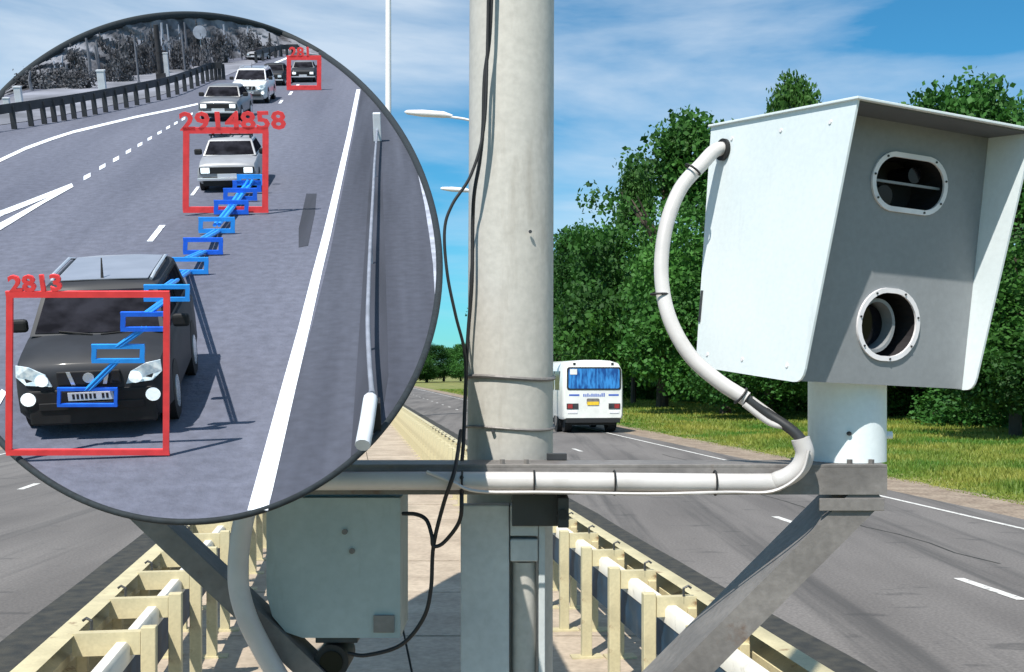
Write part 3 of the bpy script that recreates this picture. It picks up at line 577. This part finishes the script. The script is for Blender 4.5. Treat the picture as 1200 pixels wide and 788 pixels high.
# bank behind the road: rises to the round edge
bk = MB(); cols = 110; rows = 14; vs = []; fs = []; topw = []
def lin(P, x):
    for (xa, ya), (xb2, yb2) in zip(P, P[1:]):
        if x <= xb2: return ya+(yb2-ya)*(x-xa)/(xb2-xa)
    return P[-1][1]
for i in range(cols+1):
    x = base[0][0]+(base[-1][0]-base[0][0])*i/cols; yb_ = lin(base, x); yt_ = CY-math.sqrt(RC*RC-(x-CX)**2); yt_ = min(yt_, yb_)
    p0 = bp(x, yb_)
    for j in range(rows+1):
        f_ = j/rows; q = bpy_(x, yb_+(yt_-yb_)*f_, p0.y*(1+.05*f_)+.35*math.sin(i*.9+j*1.7)*math.sin(j*.6+i*.31)*(0 < j < rows))
        vs.append(q)
        if j == rows: topw.append(q)
for i in range(cols):
    for j in range(rows): a = i*(rows+1)+j; fs.append((a, a+rows+1, a+rows+2, a+1))
nn = len(vs); vs2 = vs+[v+Vector((0, .8, 0)) for v in vs]; fs2 = fs+[tuple(k+nn for k in reversed(f)) for f in fs]
for i in range(cols): a = i*(rows+1)+rows; fs2.append((a, a+rows+1, a+rows+1+nn, a+nn)); a = i*(rows+1); fs2.append((a, a+nn, a+rows+1+nn, a+rows+1))
bk.add(vs2, fs2).build('wooded_bank', g_bank, board, smooth=60)
loop = [bp(*p) for p in arc]+[p for p in topw[1:-1]]
edge_r = [.0032*(p.y)*1.0 for p in loop]; loop.append(loop[0]); edge_r.append(edge_r[0])
MB().tube(loop, edge_r, 10, cap=False).build('rim', g_edgeshade, board, smooth=60)  # dark tube added to stand for a soft shadow around the edge
# posts that carry the board
def wpt(p): return BM @ p
iv = BM.inverted()
for x_ in (-.36, -.74):
    MB().tube([iv @ Vector((x_, 2.345, 2.214)), iv @ Vector((x_, 2.345, 1.75+.356*2.345-.05))], .018/S, 10).build('support_post', m_steel, board)
    p_ = iv @ Vector((x_, 2.345, 2.0)); MB().box((p_.x-.12, 21, -.75), (p_.x+.12, 55 if x_ < -.5 else 35, -.36)).build('support_beam', m_steel, board)
# lane paint and shoulders
def ribbon(pts, m, name, z=.012, parent=board):      # pts: (x, y, pixel width)
    b = MB(); vs = []; fs = []
    P = [Vector((x, y)) for x, y, _ in pts]
    for i, (x, y, w_) in enumerate(pts):
        vs += [bp(x-w_/2, y, z), bp(x+w_/2, y, z)]
        if i: fs.append((2*i-2, 2*i-1, 2*i+1, 2*i))
    n = len(vs); vs += [v-Vector((0, 0, .008)) for v in vs]; fs += [tuple(k+n for k in reversed(f)) for f in fs]
    return b.add(vs, fs).build(name, m, parent)
def seg(x1, y1, x2, y2, w_, m=g_line, name='lane_dash', z=.014):       # w_ = thickness in px measured vertically for shallow lines
    b = MB().prism([bp(x1, y1-w_/2, z), bp(x1, y1+w_/2, z), bp(x2, y2+w_/2, z), bp(x2, y2-w_/2, z)], (0, 0, -.008)); return b.build(name, m, board)
def poly(P, m, name, z): return MB().prism([bp(x, y, z) for x, y in P], (0, 0, -.003)).build(name, m, board)
def inside(x, y, mrg=1): 
    d = math.hypot(x-CX, y-CY); return (x, y) if d < RC-mrg else (CX+(x-CX)*(RC-mrg)/d, CY+(y-CY)*(RC-mrg)/d)
rights = [(424, 103), (414, 160), (400, 230), (386, 300), (366, 380), (345, 460), (318, 560), (305, 604)]
arcR = [(CX+(RC-2)*math.cos(t), CY+(RC-2)*math.sin(t)) for t in np.linspace(math.atan2(604-CY, 305-CX), math.atan2(103-CY, 424-CX), 40)]
poly([inside(*p, 2) for p in rights]+arcR[1:-1], g_shld, 'hard_shoulder', .005)
poly([(437, 152), (446, 152), (452, 330), (455, 440), (446, 500), (428, 524), (411, 535), (425, 330)], g_dark, 'drain_channel', .009)
poly([(359, 227), (371, 227), (369, 250), (361, 288), (350, 290), (350, 268)], g_dark, 'tar_patch', .006)
ribbon([(420, 105, 4.5), (409, 160, 5.5), (396, 218, 7.5), (383, 275, 9.5), (372, 318, 11), (356, 385, 13.5), (338, 455, 17), (318, 535, 21), (302, 598, 24)], g_line, 'edge_line')
ribbon([(484, 180, 3), (492, 205, 4), (500, 240, 5), (506, 275, 6), (510, 310, 5), (511, 345, 3)], g_linef, 'outer_line')
lp = [(-40, 207), (0, 188), (30, 174), (60, 163), (85, 155), (120, 146.5), (160, 137), (200, 129), (232, 122)]
for (a, b2), (c, d) in zip(lp, lp[1:]):
    pass
b = MB(); vs = []; fs = []
for i, (x, y) in enumerate(lp):
    w_ = 4.2-2.2*i/8; vs += [bp(x, y-w_/2, .014), bp(x, y+w_/2, .014)]
    if i: fs.append((2*i-2, 2*i-1, 2*i+1, 2*i))
b.add(vs, fs).build('left_edge_line', g_line, board)
poly([(-60, 273), (-60, 279), (0, 254), (86, 219), (84, 215), (30, 236), (-5, 249)], g_line, 'gore_line', .014)
poly([(-62, 292), (-60, 300), (0, 270), (50, 239), (86, 219), (84, 217), (40, 240), (-5, 264)], g_line, 'gore_line', .0165)
for x, y, l in ((102, 207, 8), (120, 195.5, 7), (136, 186.5, 7), (150.5, 177.5, 6), (164, 169.5, 5.5), (175.5, 162.5, 5), (187, 155.5, 5), (197, 149.5, 4.5), (206, 144.5, 4), (215, 139.5, 4), (224, 134, 3.5)):
    seg(x-l/2, y+l*.26, x+l/2, y-l*.26, 4.2*l/8+.6)
poly([(172, 283), (179, 283), (194, 264), (187, 264)], g_line, 'lane_dash', .014)
poly([(223, 229), (227, 229), (234, 219), (230.5, 219)], g_line, 'lane_dash', .014)
poly([(-14, 478), (0, 474), (8, 460), (2, 456)], g_line, 'lane_dash', .014)
for x, y in ((329, 119.5), (340.5, 109.5), (348, 101)): poly([(x-3, y+2), (x+.5, y+2), (x+3.2, y-2), (x-.2, y-2)], g_line, 'lane_dash', .014)
seg(320, 75, 338, 67.5, 2)
poly([(arcx(150, -1)+3, 150), (40, 141), (118, 126), (190, 111), (232, 96), (262, 90), (300, 74), (296, 70), (230, 78), (130, 93), (30, 109), (arcx(118, -1)+3, 118)], g_dirt, 'verge', .02)
# model roadside things ------------------------------------------------
def btag(o, label, c, group=None): return tag(o, label, c, group)
def bempty(name, p, label, c, group=None, yaw=0, sc=1):
    e = empty(name, mtx=BM @ Matrix.Translation(p) @ Matrix.Rotation(yaw, 4, 'Z') @ Matrix.Scale(sc, 4)); return tag(e, label, c, group)
def rail(label, pts, hr, npost, dark=g_rail, postw=.09):      # pts: ground pixels
    P = cat([bp(*p) for p in pts], 8); e = bempty('road_barrier', P[0], label, 'guardrail'); o = P[0]
    vs = []; fs = []
    for i, p in enumerate(P):
        q = p-o; vs += [q+Vector((0, 0, hr-.34)), q+Vector((0, .08, hr-.34)), q+Vector((0, .08, hr)), q+Vector((0, 0, hr))]
        if i:
            for k in range(4): a = (i-1)*4; fs.append((a+k, a+(k+1) % 4, a+4+(k+1) % 4, a+4+k))
    fs += [(0, 1, 2, 3), tuple(len(vs)-4+k for k in range(4))]
    MB().add(vs, fs).build('rail_beam', dark, e)
    me = MB().box((-postw, .085, 0), (postw, .2, hr-.1)).mesh('post', dark)
    for k in range(npost):
        s_ = k/(npost-1)*(len(P)-1); i = min(int(s_), len(P)-2); q = P[i].lerp(P[i+1], s_-i)-o; x_ = link('post', me, e); x_.matrix_basis = Matrix.Translation(q)
    return e
rail('dark steel road barrier with posts along the left of the grey model motorway', [(arcx(160, -1)+4, 160), (40, 148), (80, 141), (120, 133), (160, 124), (200, 114), (228, 103), (247, 95), (262, 94)], .95, 27)
rail('short dark barrier at the far right bend of the model motorway', [(300, 74), (318, 69), (334, 66), (350, 65.5)], .8, 8)
P = [bp(x, y, .42) for x, y in ((442, 152), (439, 190), (437, 230), (434, 285), (432, 335), (431, 380), (433, 425), (436, 462))]
e = bempty('cable_rail', P[0], 'thin pale rail running down the shoulder right of the white edge line', 'guardrail')
MB().tube([p-P[0] for p in cat(P, 6)], [.035]*(7*6)+[.045], 8).build('rail_tube', g_cab, e, smooth=60)
for p in P[1::2]: MB().tube([p-P[0]-Vector((0, 0, .42)), p-P[0]], .04, 6).build('post', g_linef, e)
MB().box((-.13, -.1, -.40), (.13, .25, .55), None, .02).build('end_block', g_post, e)
pq = [bp(434, 468, .42), bp(430, 495, .42), bp(425, 522, .3)]
e = bempty('barrier_end', pq[0], 'thicker white barrier end near the lower right edge of the round board', 'barrier end')
MB().tube([p-pq[0] for p in cat(pq, 4)], .09, 10).build('white_tube', g_post, e, smooth=60); MB().box((-.02, -.1, -.42), (.12, .1, -.02)).build('foot', c_black, e)
def bpost(x, yb_, yt_, w_, label, m=g_post):
    p = bp(x, yb_); q = bpy_(x, yt_, p.y); r = w_/2/FPX*p.y*1.06; e = bempty('marker_post', p, label, 'post'); MB().box((-r, 0, 0), (r, r*1.6, q.z), None, r*.12).build('post_body', m, e); MB().box((-r*1.15, -r*.1, q.z+.001), (r*1.15, r*1.7, q.z+r*.4)).build('post_cap', m, e)
bpost(9, 134, 116, 6, 'short white post at the left rim of the round board'); bpost(23, 129, 103, 7, 'second white post from the left behind the model barrier')
bpost(120.5, 113, 84, 7.5, 'broad white post in the middle of the verge behind the barrier'); bpost(196, 92, 63, 4.5, 'slim white post right beside the dark utility pole')
bpost(243, 72, 54, 4, 'short white post under the round sign')
def bpole(x, yb_, yt_, w_, m, label, sign=False):
    p = bp(x, yb_); q = bpy_(x, yt_, p.y); r = w_/2/FPX*p.y*1.06; e = bempty('utility_pole', p, label, 'pole'); MB().tube([(0, 0, 0), (0, 0, q.z)], [r, r*.9], 8).build('pole_shaft', m, e, smooth=50)
    MB().box((-r*1.5, -r, 0), (r*1.5, r, r*2)).build('pole_foot', m, e)
bpole(189, 93, 29, 6, g_trunk, 'dark utility pole standing on the verge at the top of the round board')
bpole(118, 93, 48, 2.2, g_dirt, 'thin grey pole rising behind the broad white post'); bpole(163, 98, 42, 2, g_dirt, 'thin pale pole between the broad post and the dark pole'); bpole(217, 84, 36, 2, g_dirt, 'thin pale pole left of the round sign')
p = bp(238, 78); q = bpy_(238, 38, p.y); e = bempty('round_sign', p, 'small pale round road sign at the top of the round board', 'road sign')
MB().tube([(0, 0, 0), (0, 0, q.z)], .06, 8).build('sign_post', g_post, e); MB().tube([(0, -.08, q.z), (0, -.14, q.z)], .42, 24).build('sign_disc', g_linef, e)
# grey bushes and bare trees of the model wood
def bush_mesh(seed, n=1500, trunk=False):
    r = np.random.default_rng(seed); cl = r.normal(size=(26, 3)); cl /= np.linalg.norm(cl, axis=1)[:, None]; cl = cl*r.uniform(.4, .85, (26, 1)); cl[:, 2] = abs(cl[:, 2])*.9+.08
    c = cl[r.integers(26, size=n)]+r.normal(0, .13, (n, 3)); a = r.normal(size=(n, 3)); a /= np.linalg.norm(a, axis=1)[:, None]; b2 = np.cross(a, r.normal(size=(n, 3))); b2 /= np.linalg.norm(b2, axis=1)[:, None]; s = r.uniform(.03, .07, (n, 1))
    c[:, 2] = np.clip(c[:, 2], .0, 1)
    return quads('foliage', np.stack([c-a*s, c+b2*s, c+a*s, c-b2*s], 1).reshape(-1, 3), g_leaf)
BMs = [bush_mesh(3), bush_mesh(4), bush_mesh(5)]
def stems(seed):
    random.seed(seed); b = MB()
    for k in range(5):
        a = random.uniform(0, 6.28); b.tube([(0, 0, 0), (.15*math.cos(a), .15*math.sin(a), .45), (.35*math.cos(a), .35*math.sin(a), .85)], [.05, .03, .01], 5)
    return b.mesh('stem', g_trunk)
STM = [stems(1), stems(2)]
random.seed(9)
bl = [(46, 104, 66, 26, 'dark bush nearest the left rim of the round board'), (72, 102, 74, 24, 'wide dark bush behind the second white post'), (98, 104, 80, 22, 'low dark bush left of the broad white post'),
      (140, 96, 60, 18, 'grey bush right of the broad white post'), (90, 94, 46, 20, 'taller pale bush on the bank at left'), (155, 88, 36, 20, 'grey treetop left of the dark utility pole'),
      (125, 88, 38, 18, 'grey treetop above the broad white post'), (212, 82, 40, 16, 'grey bush between the dark pole and the round sign'), (262, 74, 34, 16, 'grey bush right of the round sign'),
      (180, 86, 28, 16, 'high bush behind the dark utility pole'), (236, 78, 24, 14, 'high bush above the round sign'), (293, 70, 34, 14, 'dark bush above the white off-roader'), (318, 66, 46, 12, 'small bush at the far bend'), (60, 96, 58, 18, 'grey shrub on the bank beside the left rim')]
for i, (x, yb_, yt_, hw, lb) in enumerate(bl):
    yt_ = max(yt_, CY-math.sqrt(RC*RC-(x-CX)**2)+5); p = bp(x, yb_); q = bpy_(x, yt_, p.y); k = 1.06/FPX*p.y
    e = bempty('model_bush', p, lb, 'bush'); o = link('foliage', BMs[i % 3], e); o.scale = (hw*k, hw*k*.5, q.z); o.rotation_euler = (0, 0, random.uniform(-.3, .3)+math.pi*(i % 2)); o = link('stem', STM[i % 2], e); o.scale = (hw*k*.6, hw*k*.3, q.z*.9)
random.seed(21); nb = -1
for i in range(26):
    x = 40+i*11.5+random.uniform(-4, 4); yb_ = lin(base, x)+random.uniform(-1, 3); yt_ = max(CY-math.sqrt(max(0, RC*RC-(x-CX)**2))+4, yb_-random.uniform(20, 55))
    if yt_ > yb_-6: continue
    nb += 1
    p = bp(x, yb_); q = bpy_(x, yt_, p.y); e = bempty('bare_tree', p, 'thin bare grey trunk on the round board, %s from the left' % ORD[nb], 'tree', 'bare trees in the model wood'); z_ = q.z
    r = random.uniform(.06, .13); MB().tube([(0, 0, 0), (random.uniform(-.1, .1), 0, z_*.5), (random.uniform(-.1, .1), 0, z_)], [r, r*.8, r*.5], 6).build('trunk', random.choice((g_trunk, g_linef, g_dirt)), e)

# ------------------------------------------------------------------ model cars (front faces -y, front centre at origin)
def wheel_pair(e, y_, hw, r, m_rim=c_chrome):
    for sx in (-1, 1):
        wl = MB().tube([(sx*(hw-.22), y_, r), (sx*(hw-.015), y_, r)], r, 22).build('wheel', c_black, e, smooth=40)
        MB().tube([(sx*(hw-.016), y_, r), (sx*(hw-.004), y_, r)], r*.62, 16).build('rim', m_rim, wl)
def side_q(pts, s_, th=.008):
    """thin panel from 3D points, mirrored when s_ = -1"""
    P = [Vector((p[0]*s_, p[1], p[2])) for p in pts]; n = (P[1]-P[0]).cross(P[2]-P[0]).normalized()
    if n.dot(Vector((s_, 0, .3))) < 0: n = -n
    return MB().prism([p+n*.004 for p in P], n*th)
def car(e, T):
    hw, Lc, zh, zc, zr = T['hw'], T['L'], T['zhood'], T['zcowl'], T['zroof']; bw = T['body']
    def pr(f, zb_, zt_, cr_=.03): return [(hw*f*.9, zb_), (hw*f, zb_+.10), (hw*f*1.0, zb_+(zt_-zb_)*.5), (hw*f*.985, zt_-.14), (hw*f*.93, zt_-.03), (hw*f*.7, zt_+cr_*.6), (hw*f*.3, zt_+cr_)]
    yc, yr0, yr1 = T['ycowl'], T['yroof0'], T['yroof1']; ns_ = T['nose']
    st = [(0, pr(ns_, .34, zh-.16, .01)), (.05, pr(ns_+.04, .28, zh-.07, .015)), (.16, pr(.97, .25, zh, .02)), (.5, pr(1, .24, zh+(zc-zh)*.5)), (yc, pr(1, .24, zc)), (yc+.6, pr(1, .24, zc+.02, .02)), (Lc-.7, pr(1, .24, zc+.03, .02)), (Lc-.15, pr(.98, .28, T.get('ztail', zc), .02)), (Lc, pr(.9, .36, T.get('ztail', zc)-.12, .01))]
    MB().hull(st).build('body', bw, e, smooth=38)
    gz = zc+.01; tw = T['tw']; rb = T['yglass1']
    # greenhouse: pillars/roof shell
    V = [(hw*.90, yc-.02, gz), (hw*.90, rb, gz), (-hw*.90, rb, gz), (-hw*.90, yc-.02, gz), (tw, yr0, zr-.05), (tw, yr1, zr-.05), (-tw, yr1, zr-.05), (-tw, yr0, zr-.05), (tw*.86, yr0+.1, zr), (tw*.86, yr1-.05, zr), (-tw*.86, yr1-.05, zr), (-tw*.86, yr0+.1, zr)]
    V += [(0, yc-.10, gz), (0, yr0-.05, zr-.045), (0, yr0+.06, zr+.02), (0, yr1-.03, zr+.02)]
    MB().add(V, [(0, 4, 5, 1), (2, 6, 7, 3), (1, 5, 6, 2), (0, 12, 13, 4), (12, 3, 7, 13), (4, 13, 14, 8), (13, 7, 11, 14), (4, 8, 9, 5), (7, 6, 10, 11), (5, 9, 15), (5, 15, 10, 6), (8, 14, 15, 9), (14, 11, 10, 15), (0, 1, 2, 3, 12)]).build('cabin', T['cab'], e, smooth=32)
    def lp3(a, b_, t): return Vector(a).lerp(Vector(b_), t)
    a, b_, a2 = Vector(V[0]), Vector(V[12]), Vector(V[3]); c, d, c2 = Vector(V[4]), Vector(V[13]), Vector(V[7]); n = Vector((0, -1, .6)).normalized()
    lo_ = [a.lerp(b_, .07).lerp(c.lerp(d, .07), .05), b_.lerp(d, .05), a2.lerp(b_, .07).lerp(c2.lerp(d, .07), .05)]; hi_ = [a2.lerp(b_, .08).lerp(c2.lerp(d, .08), .93), b_.lerp(d, .93), a.lerp(b_, .08).lerp(c.lerp(d, .08), .93)]
    mm_ = MB(); q = [p+n*.007 for p in lo_+hi_]; q2 = [p+n*.014 for p in lo_+hi_]
    mm_.add(q+q2, [(6, 7, 10, 11), (7, 8, 9, 10), (0, 1, 7, 6), (1, 2, 8, 7), (2, 3, 9, 8), (3, 4, 10, 9), (4, 5, 11, 10), (5, 0, 6, 11), (0, 5, 4, 1), (1, 4, 3, 2)]).build('windscreen', c_glass, e, smooth=30)
    for s_ in (1, -1):
        a, b_, c, d = V[0], V[1], V[4], V[5]
        for k in range(2):
            f0, f1 = (.08, .48) if k == 0 else (.52, .92)
            side_q([lp3(lp3(a, b_, f0), lp3(c, d, f0), .1), lp3(lp3(a, b_, f1), lp3(c, d, f1), .1), lp3(lp3(a, b_, f1), lp3(c, d, f1), .86), lp3(lp3(a, b_, f0), lp3(c, d, f0), .86)], s_).build('side_window', c_glass, e)
        m_ = MB().box((s_*(hw-.02), yc+.28, zc-.0), (s_*(hw+.19), yc+.42, zc+.17), None, .04).build('mirror', c_black, e)
        for y_ in (T['wy0'], T['wy1']): MB().tube([(s_*(hw-.1), y_, T['wr']+.02), (s_*(hw+.004), y_, T['wr']+.02)], T['wr']*1.16, 22).build('wheel_arch', c_black, e)
    wheel_pair(e, T['wy0'], hw+.02, T['wr']); wheel_pair(e, T['wy1'], hw+.02, T['wr'])
    MB().box((-hw*.82, -.035, .20), (hw*.82, .10, T['zbump']), None, .03).build('bumper', T['bump'], e)
    pl = MB().box((-.26, -.062, T['zpl']-.055), (.26, -.05, T['zpl']+.055), None, .004).build('number_plate', g_post, e)
    if T.get('marks'):
        for k in range(9):
            if k != 6: MB().box((-.21+k*.048, -.066, T['zpl']-.03), (-.21+k*.048+.028, -.0625, T['zpl']+.035)).build('plate_character', c_black, pl)
def suv(e, body, cab, bump, lamps):
    car(e, dict(hw=.885, L=4.6, zhood=.97, zcowl=1.14, zroof=1.70, ycowl=1.12, yroof0=1.85, yroof1=4.15, yglass1=4.5, nose=.86, tw=.68, wy0=.95, wy1=3.6, wr=.36, zbump=.66, zpl=.575, body=body, cab=cab, bump=bump, marks=True))
    MB().prism([(.56, 2.0, 1.712), (.56, 4.0, 1.712), (.25, 4.05, 1.725), (-.25, 4.05, 1.725), (-.56, 4.0, 1.712), (-.56, 2.0, 1.712), (-.25, 1.95, 1.725), (.25, 1.95, 1.725)], (0, 0, .012)).build('roof_sheen', c_roofsheen, e)  # silver sheet stands for a reflection on the car roof
    MB().box((-.36, -.045, .72), (.36, .03, .90), None, .015).build('grille', c_black, e)
    MB().box((-.60, -.06, .40), (.60, -.036, .50), None, .01).build('air_intake', c_black, e)
    for s_ in (-1, 1):
        MB().prism([(s_*.20, -.05, .90), (s_*.245, -.05, .90), (s_*.20, -.05, .73), (s_*.155, -.05, .73)], (0, -.015, 0)).build('grille_bar', c_chrome, e)
        hl = MB().prism([(s_*.42, -.03, .72), (s_*.72, .02, .74), (s_*.83, .09, .84), (s_*.82, .12, .98), (s_*.66, .03, .965), (s_*.48, -.02, .87)], (0, -.035, 0)).build('headlight', c_lampg, e)
        MB().tube([(s_*.53, -.065, .80), (s_*.53, -.045, .80)], .075, 16).build('lamp_bulb', c_lamp, hl)
        MB().tube([(s_*.71, -.065, .56), (s_*.71, -.03, .56)], .085, 18).build('fog_light', c_lamp, e)
        MB().tube([(s_*.60, 2.0, 1.71), (s_*.62, 2.3, 1.76), (s_*.62, 3.7, 1.76), (s_*.60, 4.0, 1.71)], .022, 6).build('roof_rail', c_chrome, e)
        MB().tube([(s_*.05, 1.0, 1.165), (s_*.55+.1, 1.10, 1.20)], .012, 5).build('wiper', c_black, e)
    MB().tube([(0, -.065, .815), (0, -.045, .815)], .065, 16).build('badge', c_chrome, e)
    MB().tube([(0, 2.05, 1.71), (0, 2.2, 1.98)], [.02, .008], 6).build('antenna', c_black, e)
def sedan(e, body, cab, bump, roofrack=False, lit=True, rnd=False):
    car(e, dict(hw=.81, L=4.1, zhood=.84, zcowl=.95, zroof=1.40, ycowl=1.15, yroof0=1.65, yroof1=2.85, yglass1=3.4, nose=.95, tw=.60, wy0=.8, wy1=3.2, wr=.29, zbump=.46, zpl=.50, body=body, cab=cab, bump=bump, ztail=.95))
    MB().box((-.74, -.03, .56), (.74, .05, .74), None, .01).build('grille', c_black, e)
    for s_ in (-1, 1):
        MB().box((s_*.46, -.055, .57), (s_*.70, -.031, .73), None, .02).build('headlight', c_lamp if lit else c_lampg, e)
    MB().box((-.80, -.10, .36), (.80, -.036, .44), None, .015).build('bumper_bar', c_chrome, e)
    if roofrack:
        rk = MB()
        for y_ in (1.85, 2.6): rk.box((-.60, y_, 1.47), (.60, y_+.05, 1.51)).box((-.56, y_, 1.36), (-.52, y_+.05, 1.47)).box((.52, y_, 1.36), (.56, y_+.05, 1.47))
        for x_ in (-.5, -.25, 0, .25, .5): rk.box((x_-.02, 1.85, 1.511), (x_+.02, 2.65, 1.54))
        rk.box((-.60, 1.80, 1.56), (-.1, 2.6, 1.66)).build('roof_rack', c_black, e)
def place(name, x, row, label, fn, sc=1, yaw=0, *a, ysc=.68, zsc=.95, **k):
    p = bp(x, row); e = empty(name, mtx=Matrix.Identity(4)); fn(e, *a, **k); e.matrix_world = BM @ Matrix.Translation(p) @ Matrix.Rotation(yaw, 4, 'Z') @ Matrix.Diagonal((sc, sc*ysc, sc*zsc, 1)); tag(e, label, 'car'); return e
place('off_road_car', 114, 513, 'large charcoal off-road car with lit headlights inside the big red frame', suv, 1.02, R_(2), c_dark, c_dark, c_black, True, ysc=.62, zsc=.95)
place('saloon_car', 268, 226, 'pale boxy saloon with a roof rack inside the middle red frame', sedan, .95, 0, c_beige, c_beige, c_black, True)
place('saloon_car', 257, 143, 'grey low saloon with lit headlights just behind the middle red frame', sedan, .98, R_(-6), c_mid, c_mid, c_black)
place('off_road_car', 292, 122, 'white off-road car ahead of the low grey saloon', suv, .90, R_(-4), c_white, c_white, c_mid, True)
place('saloon_car', 318, 101, 'dark car half hidden behind the white off-road car', sedan, .8, R_(-6), c_dark, c_dark, c_black, lit=False)
place('saloon_car', 355.5, 97, 'dark car with lit headlights inside the smallest red frame', sedan, .80, 0, c_dark, c_mid, c_black)
place('saloon_car', 297, 71, 'tiny pale car at the far bend of the model motorway', sedan, .62, R_(-20), c_beige, c_dark, c_black, lit=False)
# red frames and numbers, blue plate tracks ------------------------------
def frame(label, x1, y1, x2, y2, yy, wpx, m, name, text=None, tpos=None, tsz=0, ycat='marker frame'):
    a = bpy_(x1, y2, yy); b_ = bpy_(x2, y2, yy); c = bpy_(x2, y1, yy); d = bpy_(x1, y1, yy); t = wpx/2/FPX*yy*1.06; o = a
    e = bempty(name, o, label, ycat); D = .04*max(1, yy/25)
    for nm, p, q in (('bottom_bar', a, b_), ('top_bar', d, c)):
        o3 = Vector((o.x, 0, o.z)); P = [Vector((u_.x+dx*t, -D/2, u_.z+dz*t))-o3 for u_, dx, dz in ((p, -1, -1), (q, 1, -1), (q, 1, 1), (p, -1, 1))]; MB().prism(P, (0, D, 0)).build(nm, m, e)
    for p, q in ((a, d), (b_, c)):
        u = Vector((q.x-p.x, 0, q.z-p.z)); P = [Vector((p.x-o.x-t, -D/2, p.z-o.z+t)), Vector((p.x-o.x+t, -D/2, p.z-o.z+t)), Vector((q.x-o.x+t, -D/2, q.z-o.z-t)), Vector((q.x-o.x-t, -D/2, q.z-o.z-t))]
        MB().prism(P, (0, D, 0)).build('side_bar', m, e)
    if text:
        c = bpy_(tpos[0], tpos[1], yy); k = FPX/yy/1.06; me = text_mesh(text, tsz/k, D/2, m, bold=tsz/k*.03)
        ob = link('number_text', me, e); ob.matrix_basis = Matrix.Translation((c.x-o.x, 0, c.z-o.z)) @ Matrix.Rotation(math.pi/2, 4, 'X') @ Matrix.Diagonal((tpos[2], 1, 1, 1))
    return e
y1_ = bp(115, 512).y
frame('large red rectangular frame with the number 2813 around the charcoal off-road car', 11, 345, 195, 530, bp(115, 538).y, 7, k_red, 'tracking_marker', '2813', (42, 333, 1.15), 25)
frame('middle red rectangular frame with a seven digit number around the pale saloon', 218, 153, 311, 246, bp(268, 252).y, 6.5, k_red, 'tracking_marker', '2914858', (273, 143, 1.22), 26)
frame('smallest red frame with a number around the farthest dark car', 338.5, 68, 374, 103, bp(355, 106).y, 4.5, k_red, 'tracking_marker', '281', (352, 62, 1.1), 14)
bls = [(68, 455, 137, 476, 1, k_blue), (109, 405, 168, 424, 2, k_cyan), (143, 367, 197, 387, 3, k_blue), (170, 335, 221, 352, 4, k_cyan), (196, 303, 243, 320, 5, k_cyan), (216, 280, 260, 297, 5, k_blue), (234, 256, 274, 272, 5, k_cyan), (252, 236, 290, 250, 5, k_blue), (263, 222, 300, 234, 5, k_blue), (274, 213, 305, 224, 5, k_blue), (279, 206, 309, 216, 5, k_cyan)]
words = ['lowest dark blue plate frame around the number plate of the off-road car', 'light blue plate frame over the bonnet of the off-road car', 'blue plate frame in front of the windscreen of the off-road car', 'light blue plate frame above the roof corner of the off-road car', 'light blue plate frame just behind the off-road car', 'blue plate frame halfway between the two framed cars', 'light blue plate frame below the middle red frame', 'blue plate frame crossing the bottom bar of the middle red frame', 'blue plate frame under the saloon bumper, lowest of three overlapping', 'blue plate frame over the saloon bumper, middle of three overlapping', 'topmost light blue plate frame over the saloon headlight']
ys = bp(114, 513).y; cen = []; yL = bp(268, 226).y
for (a, b_, c, d, k, m), lb in zip(bls, words):
    cx, cy_ = (a+c)/2, (b_+d)/2
    yy = {1: ys-.12, 2: ys-.15, 3: ys-.18, 4: ys-.2}.get(k) or min(bp(cx, d+1.5, .03).y, yL-.25)
    if k == 4: yy = ys-.1
    frame(lb, a+1.2, b_+1.2, c-1.2, d-1.2, yy, (3.6 if k == 1 else 5) if k < 4 else 4.6, m, 'plate_frame', ycat='plate frame'); cen.append((cx, cy_, yy))
ordn = ['first', 'second', 'third', 'fourth', 'fifth', 'sixth', 'seventh', 'eighth', 'ninth', 'tenth', 'eleventh']
for i in range(len(cen)-1):
    (xa, ya, Ya), (xb2, yb2, Yb) = cen[i], cen[i+1]; p, q = bpy_(xa, ya-8 if i < 6 else ya, Ya), bpy_(xb2, yb2+7 if i < 6 else yb2, Yb)
    e = bempty('track_line', p, 'blue double track line between the %s and %s plate frames counted from the bottom' % (ordn[i], ordn[i+1]), 'track line', 'blue track lines between the plate frames')
    for d_ in (-.8, .8):
        d1 = Vector((d_*3.2*Ya/FPX, 0, 0)); MB().tube([d1, q-p+Vector((d_*3.2*Yb/FPX, 0, 0))], [2.3/FPX*Ya, 2.3/FPX*Yb], 6).build('line_rod', k_cyan, e)
bpy.context.view_layer.update()
print('tris', sum(len(o.data.polygons) for o in SC.objects if o.type == 'MESH'))
